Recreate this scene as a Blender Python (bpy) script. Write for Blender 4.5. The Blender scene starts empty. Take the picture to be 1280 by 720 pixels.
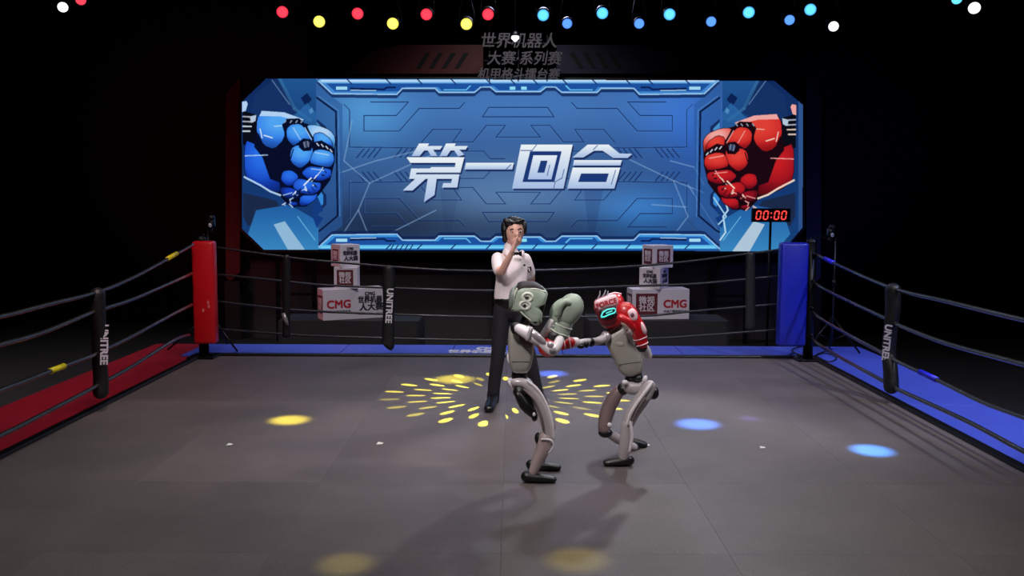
import bpy, bmesh, math, random
import numpy as np
from mathutils import Vector, Matrix, Euler, Quaternion
random.seed(7)
sc = bpy.context.scene
COL = sc.collection
R = math.radians
F = 1140.0
CAM_Z = 1.79
G0 = -.6

# ---------------------------------------------------------------- camera
cam_d = bpy.data.cameras.new('camera'); cam = bpy.data.objects.new('camera', cam_d); COL.objects.link(cam)
cam_d.sensor_width = 36.0; cam_d.lens = F / 1280 * 36.0; cam_d.clip_end = 100
cam.location = (0, 0, CAM_Z)
CM = Matrix.Rotation(R(90 - 5.56), 3, 'X') @ Matrix.Rotation(R(0.25), 3, 'Z')
cam.rotation_euler = CM.to_euler()
sc.camera = cam
# ---------------------------------------------------------------- world + exposure
w = bpy.data.worlds.new('world'); sc.world = w; w.use_nodes = True
w.node_tree.nodes['Background'].inputs[0].default_value = (0.010, 0.010, 0.014, 1)
w.node_tree.nodes['Background'].inputs[1].default_value = 0.35
vs = sc.view_settings
vs.view_transform = 'Standard'; vs.look = 'None'; vs.gamma = 1; vs.exposure = 0.0; vs.use_curve_mapping = False
# ---------------------------------------------------------------- lights
def lamp(name, typ, loc, aim, energy, color, **kw):
    d = bpy.data.lights.new(name, typ); d.energy = energy; d.color = color
    for k, v in kw.items(): setattr(d, k, v)
    o = bpy.data.objects.new(name, d); COL.objects.link(o); o.location = loc
    v = Vector(aim) - Vector(loc)
    o.rotation_euler = v.to_track_quat('-Z', 'Y').to_euler() if abs(v.x) + abs(v.y) > 1e-6 else (0, 0, 0)
    return o
lamp('ring_wash_lamp', 'AREA', (0, 6.0, 6.4), (0, 6.6, 0), 128, (1.0, .93, .90), shape='RECTANGLE', size=6, size_y=4, spread=R(110))
lamp('front_key_lamp', 'SPOT', (-1.6, 1.2, 5.6), (0.1, 7.4, 0.9), 1150, (1.0, .90, .90), spot_size=R(40), spot_blend=.9, shadow_soft_size=.35)
lamp('side_key_lamp', 'SPOT', (4.6, 5.6, 5.2), (0.3, 6.6, 0.9), 520, (.95, .93, 1.0), spot_size=R(30), spot_blend=.8, shadow_soft_size=.2)
lamp('rim_lamp', 'SPOT', (2.5, 11.5, 5.2), (0.4, 6.2, 0.5), 500, (.9, .95, 1.0), spot_size=R(44), spot_blend=.5, shadow_soft_size=.15)
lamp('blue_apron_lamp', 'SPOT', (6.5, 7.5, 5.5), (4.0, 8.4, 0), 480, (.25, .36, 1.0), spot_size=R(62), spot_blend=.8, shadow_soft_size=.3)
lamp('back_apron_lamp', 'SPOT', (0.5, 13.8, 5.5), (0.3, 10.6, 0), 330, (.62, .66, 1.0), spot_size=R(95), spot_blend=.9, shadow_soft_size=.4)
lamp('red_corner_lamp', 'SPOT', (-2.0, 5.5, 5.2), (-3.9, 9.2, 0.4), 300, (1.0, .55, .55), spot_size=R(48), spot_blend=.9, shadow_soft_size=.3)
lamp('blue_corner_lamp', 'SPOT', (1.6, 7.2, 5.2), (3.5, 10.2, 0.7), 90, (.5, .6, 1.0), spot_size=R(30), spot_blend=.8, shadow_soft_size=.3)
lamp('red_backdrop_lamp', 'SPOT', (-6.5, 12.6, 0.0), (-4.8, 16.2, 3.0), 85, (1.0, .10, .13), spot_size=R(110), spot_blend=1, shadow_soft_size=.5)
lamp('blue_backdrop_lamp', 'SPOT', (6.5, 12.6, 0.0), (4.9, 16.2, 3.0), 75, (.15, .2, 1.0), spot_size=R(110), spot_blend=1, shadow_soft_size=.5)

lamp('left_boxes_fill', 'SPOT', (-2.2, 9.2, 5.4), (-2.1, 12.2, .6), 480, (1.0, .93, .97), spot_size=R(50), spot_blend=.9, shadow_soft_size=.2)  # added unseen spot to brighten the left box stack
lamp('right_boxes_fill', 'SPOT', (2.2, 9.2, 5.4), (2.1, 12.6, .6), 300, (.97, .93, 1.0), spot_size=R(34), spot_blend=.9, shadow_soft_size=.2)  # likewise an added spot, brightens the right box stack
lamp('red_boxes_lamp', 'SPOT', (-5.4, 12.0, 1.2), (-2.4, 12.5, .6), 60, (1.0, .08, .16), spot_size=R(36), spot_blend=.9, shadow_soft_size=.2)
lamp('blue_boxes_lamp', 'SPOT', (5.6, 12.2, 1.2), (2.2, 12.5, .7), 70, (.12, .16, 1.0), spot_size=R(36), spot_blend=.9, shadow_soft_size=.2)
lamp('right_ropes_fill', 'SPOT', (5.2, 4.6, 5.6), (3.4, 7.8, .8), 900, (.95, .95, 1.0), spot_size=R(46), spot_blend=.8, shadow_soft_size=.08)  # added unseen spot, gives the right ropes their white highlights
lamp('hall_left_fill', 'SPOT', (-7.5, 10.0, 6.0), (-7.0, 12.0, G0), 420, (1.0, .93, .95), spot_size=R(80), spot_blend=1, shadow_soft_size=.3)  # added unseen spot lifting the hall floor to grey on the left
lamp('hall_right_fill', 'SPOT', (7.5, 9.0, 6.0), (7.5, 10.5, G0), 260, (.9, .9, 1.0), spot_size=R(80), spot_blend=1, shadow_soft_size=.3)  # the same added fill for the hall floor on the right
lamp('hall_back_fill', 'SPOT', (0, 12.6, 5.8), (0, 15.4, -.3), 420, (1.0, .95, .98), spot_size=R(100), spot_blend=1, shadow_soft_size=.3)  # added unseen fill for the dark low wall under the screen

# ---------------------------------------------------------------- picture helpers (photo pixel + depth -> metres)
def ray(px, py): return CM @ Vector(((px - 640) / F, -(py - 360) / F, -1))
def P(px, py, Y):
    d = ray(px, py); t = Y / d.y; return Vector((d.x * t, Y, CAM_Z + d.z * t))
def PX(px, py, X):
    d = ray(px, py); t = X / d.x; return Vector((X, d.y * t, CAM_Z + d.z * t))
def PZ(px, py, z):
    d = ray(px, py); t = (z - CAM_Z) / d.z; return Vector((d.x * t, d.y * t, z))
def K(Y): return Y / F          # metres per pixel at depth Y

# ---------------------------------------------------------------- materials
def lin(c): return tuple(((v / 255) / 12.92 if v / 255 <= .04045 else ((v / 255 + .055) / 1.055) ** 2.4) for v in c)
MC = {}
def mat(name, rgb, rough=.5, metal=0, noise=.0, nscale=8, emit=None, es=1, bump=0, bscale=60, coat=0, spec=.5):
    if name in MC: return MC[name]
    m = bpy.data.materials.new(name); m.use_nodes = True; nt = m.node_tree; b = nt.nodes['Principled BSDF']
    c = lin(rgb); b.inputs['Base Color'].default_value = (*c, 1)
    b.inputs['Roughness'].default_value = rough; b.inputs['Metallic'].default_value = metal
    b.inputs['Coat Weight'].default_value = coat; b.inputs['Specular IOR Level'].default_value = spec
    tc = nt.nodes.new('ShaderNodeTexCoord')
    if noise:
        n = nt.nodes.new('ShaderNodeTexNoise'); n.inputs['Scale'].default_value = nscale; n.inputs['Detail'].default_value = 5
        nt.links.new(tc.outputs['Object'], n.inputs['Vector'])
        mx = nt.nodes.new('ShaderNodeMix'); mx.data_type = 'RGBA'
        mx.inputs[6].default_value = (*[v * (1 - noise) for v in c], 1); mx.inputs[7].default_value = (*[min(1, v * (1 + noise)) for v in c], 1)
        nt.links.new(n.outputs['Fac'], mx.inputs[0]); nt.links.new(mx.outputs[2], b.inputs['Base Color'])
    if bump:
        n2 = nt.nodes.new('ShaderNodeTexNoise'); n2.inputs['Scale'].default_value = bscale; n2.inputs['Detail'].default_value = 3
        nt.links.new(tc.outputs['Object'], n2.inputs['Vector'])
        bp = nt.nodes.new('ShaderNodeBump'); bp.inputs['Strength'].default_value = bump; bp.inputs['Distance'].default_value = .01
        nt.links.new(n2.outputs['Fac'], bp.inputs['Height']); nt.links.new(bp.outputs['Normal'], b.inputs['Normal'])
    if emit:
        b.inputs['Emission Color'].default_value = (*lin(emit), 1); b.inputs['Emission Strength'].default_value = es
    MC[name] = m; return m

# ---------------------------------------------------------------- mesh helpers
def tag(o, label=None, cat=None, group=None, kind=None):
    if label: o['label'] = label
    if cat: o['category'] = cat
    if group: o['group'] = group
    if kind: o['kind'] = kind
    return o
def thing(name, loc, label, cat, group=None):
    o = bpy.data.objects.new(name, None); COL.objects.link(o); o.location = loc; o.empty_display_size = .1
    bpy.context.view_layer.update()
    return tag(o, label, cat, group)
def root_loc(o):
    v = Vector((0, 0, 0))
    while o is not None: v += o.location; o = o.parent
    return v
def mk(name, vf, m, parent=None, smooth=True, mods=None):
    V, Fc = vf
    off = root_loc(parent)
    me = bpy.data.meshes.new(name)
    me.from_pydata([tuple(Vector(v) - off) for v in V], [], Fc); me.update()
    if smooth: me.polygons.foreach_set('use_smooth', [True] * len(me.polygons))
    bm = bmesh.new(); bm.from_mesh(me); bmesh.ops.recalc_face_normals(bm, faces=bm.faces); bm.to_mesh(me); bm.free()
    o = bpy.data.objects.new(name, me); COL.objects.link(o)
    if m: me.materials.append(m)
    if parent: o.parent = parent
    for k in (mods or []):
        if k[0] == 'remesh':
            r = o.modifiers.new('r', 'REMESH'); r.mode = 'VOXEL'; r.voxel_size = k[1]; r.use_smooth_shade = True
            s = o.modifiers.new('s', 'SMOOTH'); s.factor = .5; s.iterations = k[2]
        if k[0] == 'bevel':
            b = o.modifiers.new('b', 'BEVEL'); b.width = k[1]; b.segments = 2; b.limit_method = 'ANGLE'
        if k[0] == 'sub':
            s = o.modifiers.new('s', 'SUBSURF'); s.levels = k[1]; s.render_levels = k[1]
    return o
def join(*vfs):
    V, Fc = [], []
    for v, f in vfs:
        n = len(V); V += list(v); Fc += [tuple(i + n for i in q) for q in f]
    return V, Fc
def box(c, s, rot=None):
    V = [Vector((x * s[0] / 2, y * s[1] / 2, z * s[2] / 2)) for x in (-1, 1) for y in (-1, 1) for z in (-1, 1)]
    if rot: V = [rot @ v for v in V]
    V = [v + Vector(c) for v in V]
    return V, [(0, 1, 3, 2), (4, 6, 7, 5), (0, 4, 5, 1), (2, 3, 7, 6), (0, 2, 6, 4), (1, 5, 7, 3)]
def loft(pts, rad, seg=12, up=None, cap=True):
    """tube through pts; rad: number or (across, depth) per point; 'depth' axis is Y-ish"""
    pts = [Vector(p) for p in pts]; V, Fc = [], []; n = len(pts)
    if not isinstance(rad, list): rad = [rad] * n
    rad = [r if isinstance(r, (tuple, list)) else (r, r) for r in rad]
    upv = Vector(up) if up else Vector((0, 1, 0))
    for i, p in enumerate(pts):
        t = (pts[min(i + 1, n - 1)] - pts[max(i - 1, 0)]).normalized()
        u2 = upv if abs(t.dot(upv)) < .95 else Vector((0, 0, 1))
        a = t.cross(u2).normalized(); b = a.cross(t).normalized()
        for k in range(seg):
            th = 2 * math.pi * k / seg
            V.append(p + a * math.cos(th) * rad[i][0] + b * math.sin(th) * rad[i][1])
    for i in range(n - 1):
        for k in range(seg):
            k2 = (k + 1) % seg
            Fc.append((i * seg + k, i * seg + k2, (i + 1) * seg + k2, (i + 1) * seg + k))
    if cap:
        Fc.append(tuple(range(seg))); Fc.append(tuple(range((n - 1) * seg, n * seg)))
    return V, Fc
def capsule(pts, rad, seg=12, up=None, step=4):
    """smooth rounded limb: interpolates and rounds both ends"""
    pts = [Vector(p) for p in pts]
    rad = [r if isinstance(r, (tuple, list)) else (r, r) for r in (rad if isinstance(rad, list) else [rad] * len(pts))]
    PP, RR = [], []
    n = len(pts)
    for i in range(n - 1):
        p0 = pts[max(i - 1, 0)]; p1 = pts[i]; p2 = pts[i + 1]; p3 = pts[min(i + 2, n - 1)]
        for s in range(step):
            t = s / step
            PP.append(.5 * ((2 * p1) + (p2 - p0) * t + (2 * p0 - 5 * p1 + 4 * p2 - p3) * t * t + (3 * p1 - p0 - 3 * p2 + p3) * t ** 3))
            RR.append(tuple(rad[i][j] * (1 - t) + rad[i + 1][j] * t for j in (0, 1)))
    PP.append(pts[-1]); RR.append(rad[-1])
    d0 = (PP[0] - PP[1]).normalized(); d1 = (PP[-1] - PP[-2]).normalized()
    m0 = min(RR[0]); m1 = min(RR[-1]); r0, r1 = RR[0], RR[-1]
    A = [(PP[0] + d0 * m0 * math.sin(a), tuple(x * math.cos(a) for x in r0)) for a in (R(85), R(60), R(30))]
    B = [(PP[-1] + d1 * m1 * math.sin(a), tuple(x * math.cos(a) for x in r1)) for a in (R(30), R(60), R(85))]
    PP = [a[0] for a in A] + PP + [b[0] for b in B]; RR = [a[1] for a in A] + RR + [b[1] for b in B]
    return loft(PP, RR, seg, up)
def ell(c, r, rot=None, seg=16, rings=10):
    V, Fc = [], []
    for i in range(rings + 1):
        ph = math.pi * i / rings
        for k in range(seg):
            th = 2 * math.pi * k / seg
            v = Vector((r[0] * math.sin(ph) * math.cos(th), r[1] * math.sin(ph) * math.sin(th), r[2] * math.cos(ph)))
            if rot: v = rot @ v
            V.append(v + Vector(c))
    for i in range(rings):
        for k in range(seg):
            k2 = (k + 1) % seg
            Fc.append((i * seg + k, i * seg + k2, (i + 1) * seg + k2, (i + 1) * seg + k))
    return V, Fc
def smoothpoly(poly, step=3):
    n = len(poly); out = []
    for i in range(n):
        p0, p1, p2, p3 = [Vector(poly[(i + j - 1) % n]) for j in range(4)]
        for s in range(step):
            t = s / step
            out.append(.5 * ((2 * p1) + (p2 - p0) * t + (2 * p0 - 5 * p1 + 4 * p2 - p3) * t * t + (3 * p1 - p0 - 3 * p2 + p3) * t ** 3))
    return out
def pillow(poly, Y, T, power=2.6, step=3, layers=9, lean=0, smooth=True):
    """solid with the given outline at depth Y, rounded towards front and back, half thickness T"""
    pl = smoothpoly(poly, step) if smooth else [Vector(p) for p in poly]
    cx = sum(p[0] for p in pl) / len(pl); cy = sum(p[1] for p in pl) / len(pl)
    base = [P(p[0], p[1], Y) for p in pl]; c = P(cx, cy, Y); V, Fc = [], []; n = len(pl)
    for j in range(layers):
        u = math.sin((j / (layers - 1) - .5) * math.pi) * .985
        s = (1 - abs(u) ** power) ** (1 / power)
        for b in base:
            v = c + (b - c) * s; v.y = Y + u * T + lean * (v.z - c.z); V.append(v)
    for j in range(layers - 1):
        for k in range(n):
            k2 = (k + 1) % n
            Fc.append((j * n + k, j * n + k2, (j + 1) * n + k2, (j + 1) * n + k))
    Fc.append(tuple(range(n))); Fc.append(tuple(range((layers - 1) * n, layers * n)))
    return V, Fc
def cyl(p0, p1, r, seg=16, r2=None): return loft([p0, p1], [r, r2 if r2 is not None else r], seg)
def prism(pts3, d):
    """flat polygon pts3 extruded by vector d"""
    n = len(pts3); V = [Vector(p) for p in pts3] + [Vector(p) + Vector(d) for p in pts3]
    return V, [tuple(range(n)), tuple(range(n, 2 * n))] + [(k, (k + 1) % n, n + (k + 1) % n, n + k) for k in range(n)]
def text(name, body, size, m, origin, ux, uy, parent, align='CENTER', bold=0.0, depth=.0008, shear=0, xs=1.0, space=1.0, off=.001, line=.9):
    """lettering as a thin real mesh; origin = centre, ux/uy = directions of writing / up, proud along ux x uy"""
    cu = bpy.data.curves.new(name, 'FONT'); cu.body = body; cu.size = size; cu.align_x = align; cu.align_y = 'CENTER'
    cu.offset = 0; cu.extrude = depth; cu.resolution_u = 3; cu.shear = shear; cu.space_character = space; cu.space_line = line
    t = bpy.data.objects.new(name + '_tmp', cu); COL.objects.link(t)
    dg = bpy.context.evaluated_depsgraph_get(); me = bpy.data.meshes.new_from_object(t.evaluated_get(dg))
    bpy.data.objects.remove(t); bpy.data.curves.remove(cu)
    ux = Vector(ux).normalized(); uy = Vector(uy).normalized(); n = ux.cross(uy)
    V, Fc = [], []
    for q_, (dx, dy) in enumerate(((0, 0),) if not bold else ((-bold, -bold), (bold, -bold), (-bold, bold), (bold, bold))):
        n0 = len(V)
        V += [Vector(origin) + ux * (v.co.x * xs + dx) + uy * (v.co.y + dy) + n * (v.co.z + off + q_ * .0003) for v in me.vertices]
        Fc += [tuple(i + n0 for i in p.vertices) for p in me.polygons]
    bpy.data.meshes.remove(me)
    return mk(name, (V, Fc), m, parent, smooth=False)

# ================================================================ THE SETTING
G = -0.6                                           # hall floor
black = mat('hall_black', (13, 13, 15), .9, noise=.2)
SXL, SXR, SYB = -3.53, 3.43, 10.27                 # inner edges of the fighting area
tag(mk('floor', box((0, 8, G - .05), (32, 26, .1)), mat('hall_floor', (50, 47, 50), .75, noise=.3, nscale=2)), kind='structure')
tag(mk('wall_back', box((0, 17.6, 4), (32, .2, 10)), black), kind='structure')
tag(mk('wall_left', box((-14, 8, 4), (.2, 20, 10)), black), kind='structure')
tag(mk('wall_right', box((14, 8, 4), (.2, 20, 10)), black), kind='structure')
tag(mk('ceiling', box((0, 8, 9), (32, 26, .1)), black), kind='structure')

# ---------------------------------------------------------------- ring platform
def canvas_mat():
    m = bpy.data.materials.new('canvas'); m.use_nodes = True; nt = m.node_tree; b = nt.nodes['Principled BSDF']
    N, L = nt.nodes.new, nt.links.new
    geo = N('ShaderNodeNewGeometry'); oi = N('ShaderNodeObjectInfo')
    n1 = N('ShaderNodeTexNoise'); n1.inputs['Scale'].default_value = 1.1; n1.inputs['Detail'].default_value = 6; n1.inputs['Roughness'].default_value = .65
    n2 = N('ShaderNodeTexNoise'); n2.inputs['Scale'].default_value = 90; n2.inputs['Detail'].default_value = 2
    n3 = N('ShaderNodeTexVoronoi'); n3.inputs['Scale'].default_value = 26
    for n in (n1, n2, n3): L(geo.outputs['Position'], n.inputs['Vector'])
    cr = N('ShaderNodeValToRGB'); cr.color_ramp.elements[0].position = .3; cr.color_ramp.elements[1].position = .75
    cr.color_ramp.elements[0].color = (*lin((84, 77, 78)), 1); cr.color_ramp.elements[1].color = (*lin((108, 98, 97)), 1)
    L(n1.outputs['Fac'], cr.inputs[0])
    m1 = N('ShaderNodeMix'); m1.data_type = 'RGBA'; m1.blend_type = 'MULTIPLY'; m1.inputs[0].default_value = 1
    mr = N('ShaderNodeMapRange'); mr.inputs[3].default_value = .86; mr.inputs[4].default_value = 1.08; L(oi.outputs['Random'], mr.inputs[0])
    L(cr.outputs[0], m1.inputs[6]); L(mr.outputs[0], m1.inputs[7])
    m2 = N('ShaderNodeMix'); m2.data_type = 'RGBA'; m2.blend_type = 'MULTIPLY'; m2.inputs[0].default_value = 1
    mr2 = N('ShaderNodeMapRange'); mr2.inputs[1].default_value = .3; mr2.inputs[2].default_value = .7; mr2.inputs[3].default_value = .8; mr2.inputs[4].default_value = 1.2
    L(n2.outputs['Fac'], mr2.inputs[0]); L(m1.outputs[2], m2.inputs[6]); L(mr2.outputs[0], m2.inputs[7])
    # pale dust specks worn into the vinyl
    lt = N('ShaderNodeMath'); lt.operation = 'LESS_THAN'; lt.inputs[1].default_value = .085; L(n3.outputs['Distance'], lt.inputs[0])
    m3 = N('ShaderNodeMix'); m3.data_type = 'RGBA'; m3.inputs[7].default_value = (*lin((170, 162, 155)), 1)
    gt = N('ShaderNodeMath'); gt.operation = 'MULTIPLY'; nn = N('ShaderNodeMath'); nn.operation = 'GREATER_THAN'; nn.inputs[1].default_value = .57
    n4 = N('ShaderNodeTexNoise'); n4.inputs['Scale'].default_value = 7; L(geo.outputs['Position'], n4.inputs['Vector']); L(n4.outputs['Fac'], nn.inputs[0])
    L(lt.outputs[0], gt.inputs[0]); L(nn.outputs[0], gt.inputs[1])
    g2 = N('ShaderNodeMath'); g2.operation = 'MULTIPLY'; g2.inputs[1].default_value = .55; L(gt.outputs[0], g2.inputs[0])
    L(g2.outputs[0], m3.inputs[0]); L(m2.outputs[2], m3.inputs[6]); L(m3.outputs[2], b.inputs['Base Color'])
    b.inputs['Roughness'].default_value = .55
    bp = N('ShaderNodeBump'); bp.inputs['Strength'].default_value = .12; bp.inputs['Distance'].default_value = .01
    L(n1.outputs['Fac'], bp.inputs['Height']); L(bp.outputs['Normal'], b.inputs['Normal'])
    return m
ring = thing('ring_platform', (0, 5.5, G), 'raised boxing ring platform with worn grey mat and red and blue aprons', 'ring')
cm = canvas_mat()
Y0 = 1.0; nx, ny = 6, 8
pw = (SXR - SXL) / nx; pd = (SYB - Y0) / ny
pan = None
for i in range(nx):
    for j in range(ny):
        c = Vector((SXL + (i + .5) * pw, Y0 + (j + .5) * pd, -.015))
        if pan is None:
            pan = mk('mat_panel', box((0, 0, 0), (pw - .0008, pd - .0008, .03)), cm, None, False); pan.parent = ring; o = pan
            b = o.modifiers.new('b', 'BEVEL'); b.width = .0005; b.segments = 1
        else:
            o = pan.copy(); COL.objects.link(o)
        o.location = c - Vector((0, 5.5, G))
AW = .85
deck = mat('ring_deck_black', (12, 12, 14), .8)
mk('deck', box(((SXL + SXR) / 2, (Y0 + SYB + AW) / 2, (G - .03) / 2), (SXR - SXL + 2 * AW - .02, SYB + AW - Y0 - .02, -G - .034)), deck, ring, False)
red_ap = mat('apron_red', (158, 22, 44), .5, noise=.12, nscale=3)
blu_ap = mat('apron_blue', (74, 92, 205), .45, noise=.1, nscale=3)
def apron(x0, y0, x1, y1, m, lab=None):
    o = mk('apron_panel', box(((x0 + x1) / 2, (y0 + y1) / 2, -.02), (x1 - x0 - .008, y1 - y0 - .008, .04)), m, ring, False, [('bevel', .005)])
    if lab: o['label'] = lab
ys = [Y0, 3.3, 5.6, 7.9, SYB - .04]
for a, b in zip(ys[:-1], ys[1:]):
    apron(SXL - AW, a, SXL, b, red_ap, 'red apron panel'); apron(SXR, a, SXR + AW, b, blu_ap, 'blue apron panel')
apron(SXL - AW, SYB - .04, SXL - .25, SYB + AW, red_ap, 'red apron panel')
xs = [SXL - .25, -2.0, -.7, .6, 2.0, SXR, SXR + AW]
for a, b in zip(xs[:-1], xs[1:]): apron(a, SYB - (0.04 if a >= SXR else -.0), b, SYB + AW, blu_ap, 'blue apron panel')
rail = mat('ring_edge_rubber', (17, 16, 18), .4)
mk('edge_strip', box((SXL, (Y0 + SYB) / 2, .012), (.07, SYB - Y0, .035)), rail, ring, False, [('bevel', .01)])
mk('edge_strip', box((SXR, (Y0 + SYB) / 2, .012), (.07, SYB - Y0, .035)), rail, ring, False, [('bevel', .01)])
mk('edge_strip', box(((SXL + SXR) / 2, SYB + .01, .012), (SXR - SXL + .07, .07, .035)), rail, ring, False, [('bevel', .01)])
# white lettering printed on the back apron, half hidden by the referee
white_ink = mat('white_ink', (225, 222, 235), .6)
text('lettering', 'CMG\n世界机器人大赛', .25, white_ink, (-.27, SYB + .46, .0), (1, 0, 0), (0, 1, 0), ring, bold=.008, line=.95, xs=.55, off=.0015)

# ---------------------------------------------------------------- corner posts
steel = mat('post_steel', (22, 22, 24), .35, .6)
def post(x, y, m, color, lab, x0, x1, ytop, ybot):
    t = thing('corner_post', (x, y, 0), lab, 'ring post')
    mk('post', loft([(x, y, 0), (x, y, 1.33)], .055, 16), steel, t)
    mk('base_plate', box((x, y, .012), (.3, .3, .024)), steel, t, False, [('bevel', .005)])
    mk('post_cap', join(loft([(x, y, 1.33), (x, y, 1.36)], [.062, .045], 16), box((x + (.1 if x > 0 else -.03), y, 1.385), (.13, .02, .018)), box((x, y, 1.37), (.02, .02, .03))), steel, t, False)
    yp = y - .13
    a = P(x0, ytop, yp); b = P(x1, ybot, yp)
    cx = (a.x + b.x) / 2; cz = (a.z + b.z) / 2
    mk('corner_pad', box((cx, yp, cz), (b.x - a.x, .15, a.z - b.z)), m, t, True, [('bevel', .03)])
    for k in range(4):
        z = [1.2, .9, .6, .3][k]
        mk('turnbuckle', join(cyl((x, y, z), (x + (.13 if x < 0 else -.13), y, z), .014), cyl((x, y, z), (x, y - .12, z), .014)), steel, t)
    for zz in (cz + .35, cz - .35):
        mk('pad_strap', loft([(cx - .1, yp + .05, zz), (x - .07, y + .05, zz), (x + .07, y + .05, zz), (cx + .1, yp + .05, zz)], (.003, .02), 8, up=(0, 0, 1)), rail, t)
    return t
pl_ = PZ(246, 448, 0); pr_ = PZ(999, 450, 0)
PLX, PRX, PY = -3.47, 3.34, 10.17
padred = mat('pad_red', (215, 22, 34), .38, noise=.08, bump=.15, bscale=9, coat=.2)
padblue = mat('pad_blue', (22, 34, 170), .38, noise=.08, bump=.15, bscale=9, coat=.2)
lp = post(PLX, PY, padred, 'red', 'red padded corner post at the back left of the ring', 241, 272, 301, 429)
rp = post(PRX, PY, padblue, 'blue', 'blue padded corner post at the back right of the ring', 975, 1005, 303, 432)
for x, y in ((260, 378), (261, 383), (254, 388)): mk('pad_scuff', prism([P(x + dx, y + dy, PY - .13 - .078) for dx, dy in ((-1, -2), (1, -2.5), (1.4, 1), (0, 3), (-1.2, 1))], (0, -.001, 0)), mat('pad_scuff', (235, 130, 130), .6), lp, False)

# ---------------------------------------------------------------- ropes
ropem = mat('rope_vinyl', (50, 48, 46), .22, coat=1.0, noise=.2, nscale=20, bump=.25, bscale=30)
RR_ = .0175
names = ['top', 'second', 'third', 'lowest']
left_px = [[(241, 306), (214.6, 320.8), (167, 346.7), (121, 365.4), (62.5, 380), (0, 395.8)],
           [(240, 341.7), (212.5, 354), (166.7, 373.8), (133, 385), (112.5, 391.7), (54, 415.4), (0, 431)],
           [(239.6, 380.8), (216.7, 392.5), (166.7, 419.6), (133, 436), (112.5, 445.8), (70.8, 461), (0, 488)],
           [(236, 418.5), (216.7, 425.8), (166.7, 457), (133, 475.8), (112.5, 487), (54, 517.5), (0, 544.6)]]
right_px = [[(1004.4, 309.8), (1037.8, 326.7), (1111, 358.7), (1182, 376.4), (1280, 400)],
            [(1006.7, 345.3), (1033, 363), (1106.7, 397.8), (1124, 406.7), (1182, 428.9), (1280, 455.6)],
            [(1006.7, 382), (1033, 403), (1106.7, 443), (1124, 453), (1173, 475.6), (1226.7, 502), (1280, 522)],
            [(1006.7, 415.6), (1031, 435.6), (1106.7, 477.8), (1124, 487.6), (1209, 526.7), (1280, 564.4)]]
back_px = [[(272, 309.4), (353, 320.6), (400, 326), (540, 336.7), (640, 338.5), (745, 335.6), (839, 329), (925, 318.5), (975, 312)],
           [(272, 343), (353, 351.2), (411, 356.7), (540, 361.5), (640, 363), (776, 358), (861, 355.2), (925, 349.7), (975, 345)],
           [(272, 376.7), (353, 386), (411, 389.8), (540, 394.5), (640, 396.5), (798, 395), (861, 389.5), (930, 383.4), (975, 380)],
           [(272, 411), (353, 417.5), (411, 420.5), (540, 424), (640, 425.5), (812, 423), (878, 419), (960, 413), (975, 412)]]
def rope(pts, name_lab):
    pts = sorted(pts, key=lambda p: (p.y, p.x)); c = pts[-1]
    o = mk('ring_rope', capsule([p - c for p in pts], RR_, 10, up=(0, 0, 1), step=5), ropem)
    o.location = c
    return tag(o, name_lab, 'rope')
beam_yel = mat('beam_patch_yellow', (250, 235, 30), .3); beam_blu = mat('beam_patch_blue', (50, 50, 240), .3)  # bands whose colour stands in for yellow and blue beams hitting the ropes
BEAM_PATCHES = {0: (('l', (209, 323.8), (221, 317), PLX + .02, beam_yel), ('r', (1031, 323.2), (1042, 328.5), PRX + .03, beam_blu)),
         2: (('l', (63, 464), (80, 457.5), PLX + .02, beam_yel), ('r', (1150, 464.8), (1171, 474.6), PRX + .03, beam_blu))}
def side_pts(pxl, X):
    pts = [PX(a, b, X) for a, b in pxl]
    e = pts[-1]; d = pts[-1] - pts[-2]; z = e.z
    # beyond the frame the rope runs on to the near corner, rising again towards it
    zc = pts[0].z
    for y in (5.0, 3.6, 2.2, 1.3):
        pts.append(Vector((X, y, z + (zc - z) * max(0, (5.8 - y) / 4.5) ** 1.5)))
    return pts
for k in range(4):
    rl = rope(side_pts(left_px[k], PLX + .02), names[k] + ' black rope along the left side of the ring')
    rg = rope(side_pts(right_px[k], PRX + .03), names[k] + ' black rope along the right side of the ring')
    for ro, a_, b_, X_, m_ in BEAM_PATCHES.get(k, ()):
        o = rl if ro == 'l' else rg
        tp = mk('beam_patch', cyl(PX(*a_, X_), PX(*b_, X_), RR_ + .006, 14), m_, None)
        tp.parent = o; tp.location = -o.location; tp['label'] = 'painted beam light on the rope'
    pts = [P(a, b, PY + .02) for a, b in back_px[k]]
    c = pts[0]; o = mk('ring_rope', capsule([p - c for p in pts], RR_ * .75, 10, up=(0, 0, 1), step=5), mat('rope_vinyl_dark', (24, 24, 26), .4, coat=.2, bump=.3)); o.location = c
    tag(o, names[k] + ' black rope across the back of the ring', 'rope')

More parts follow.
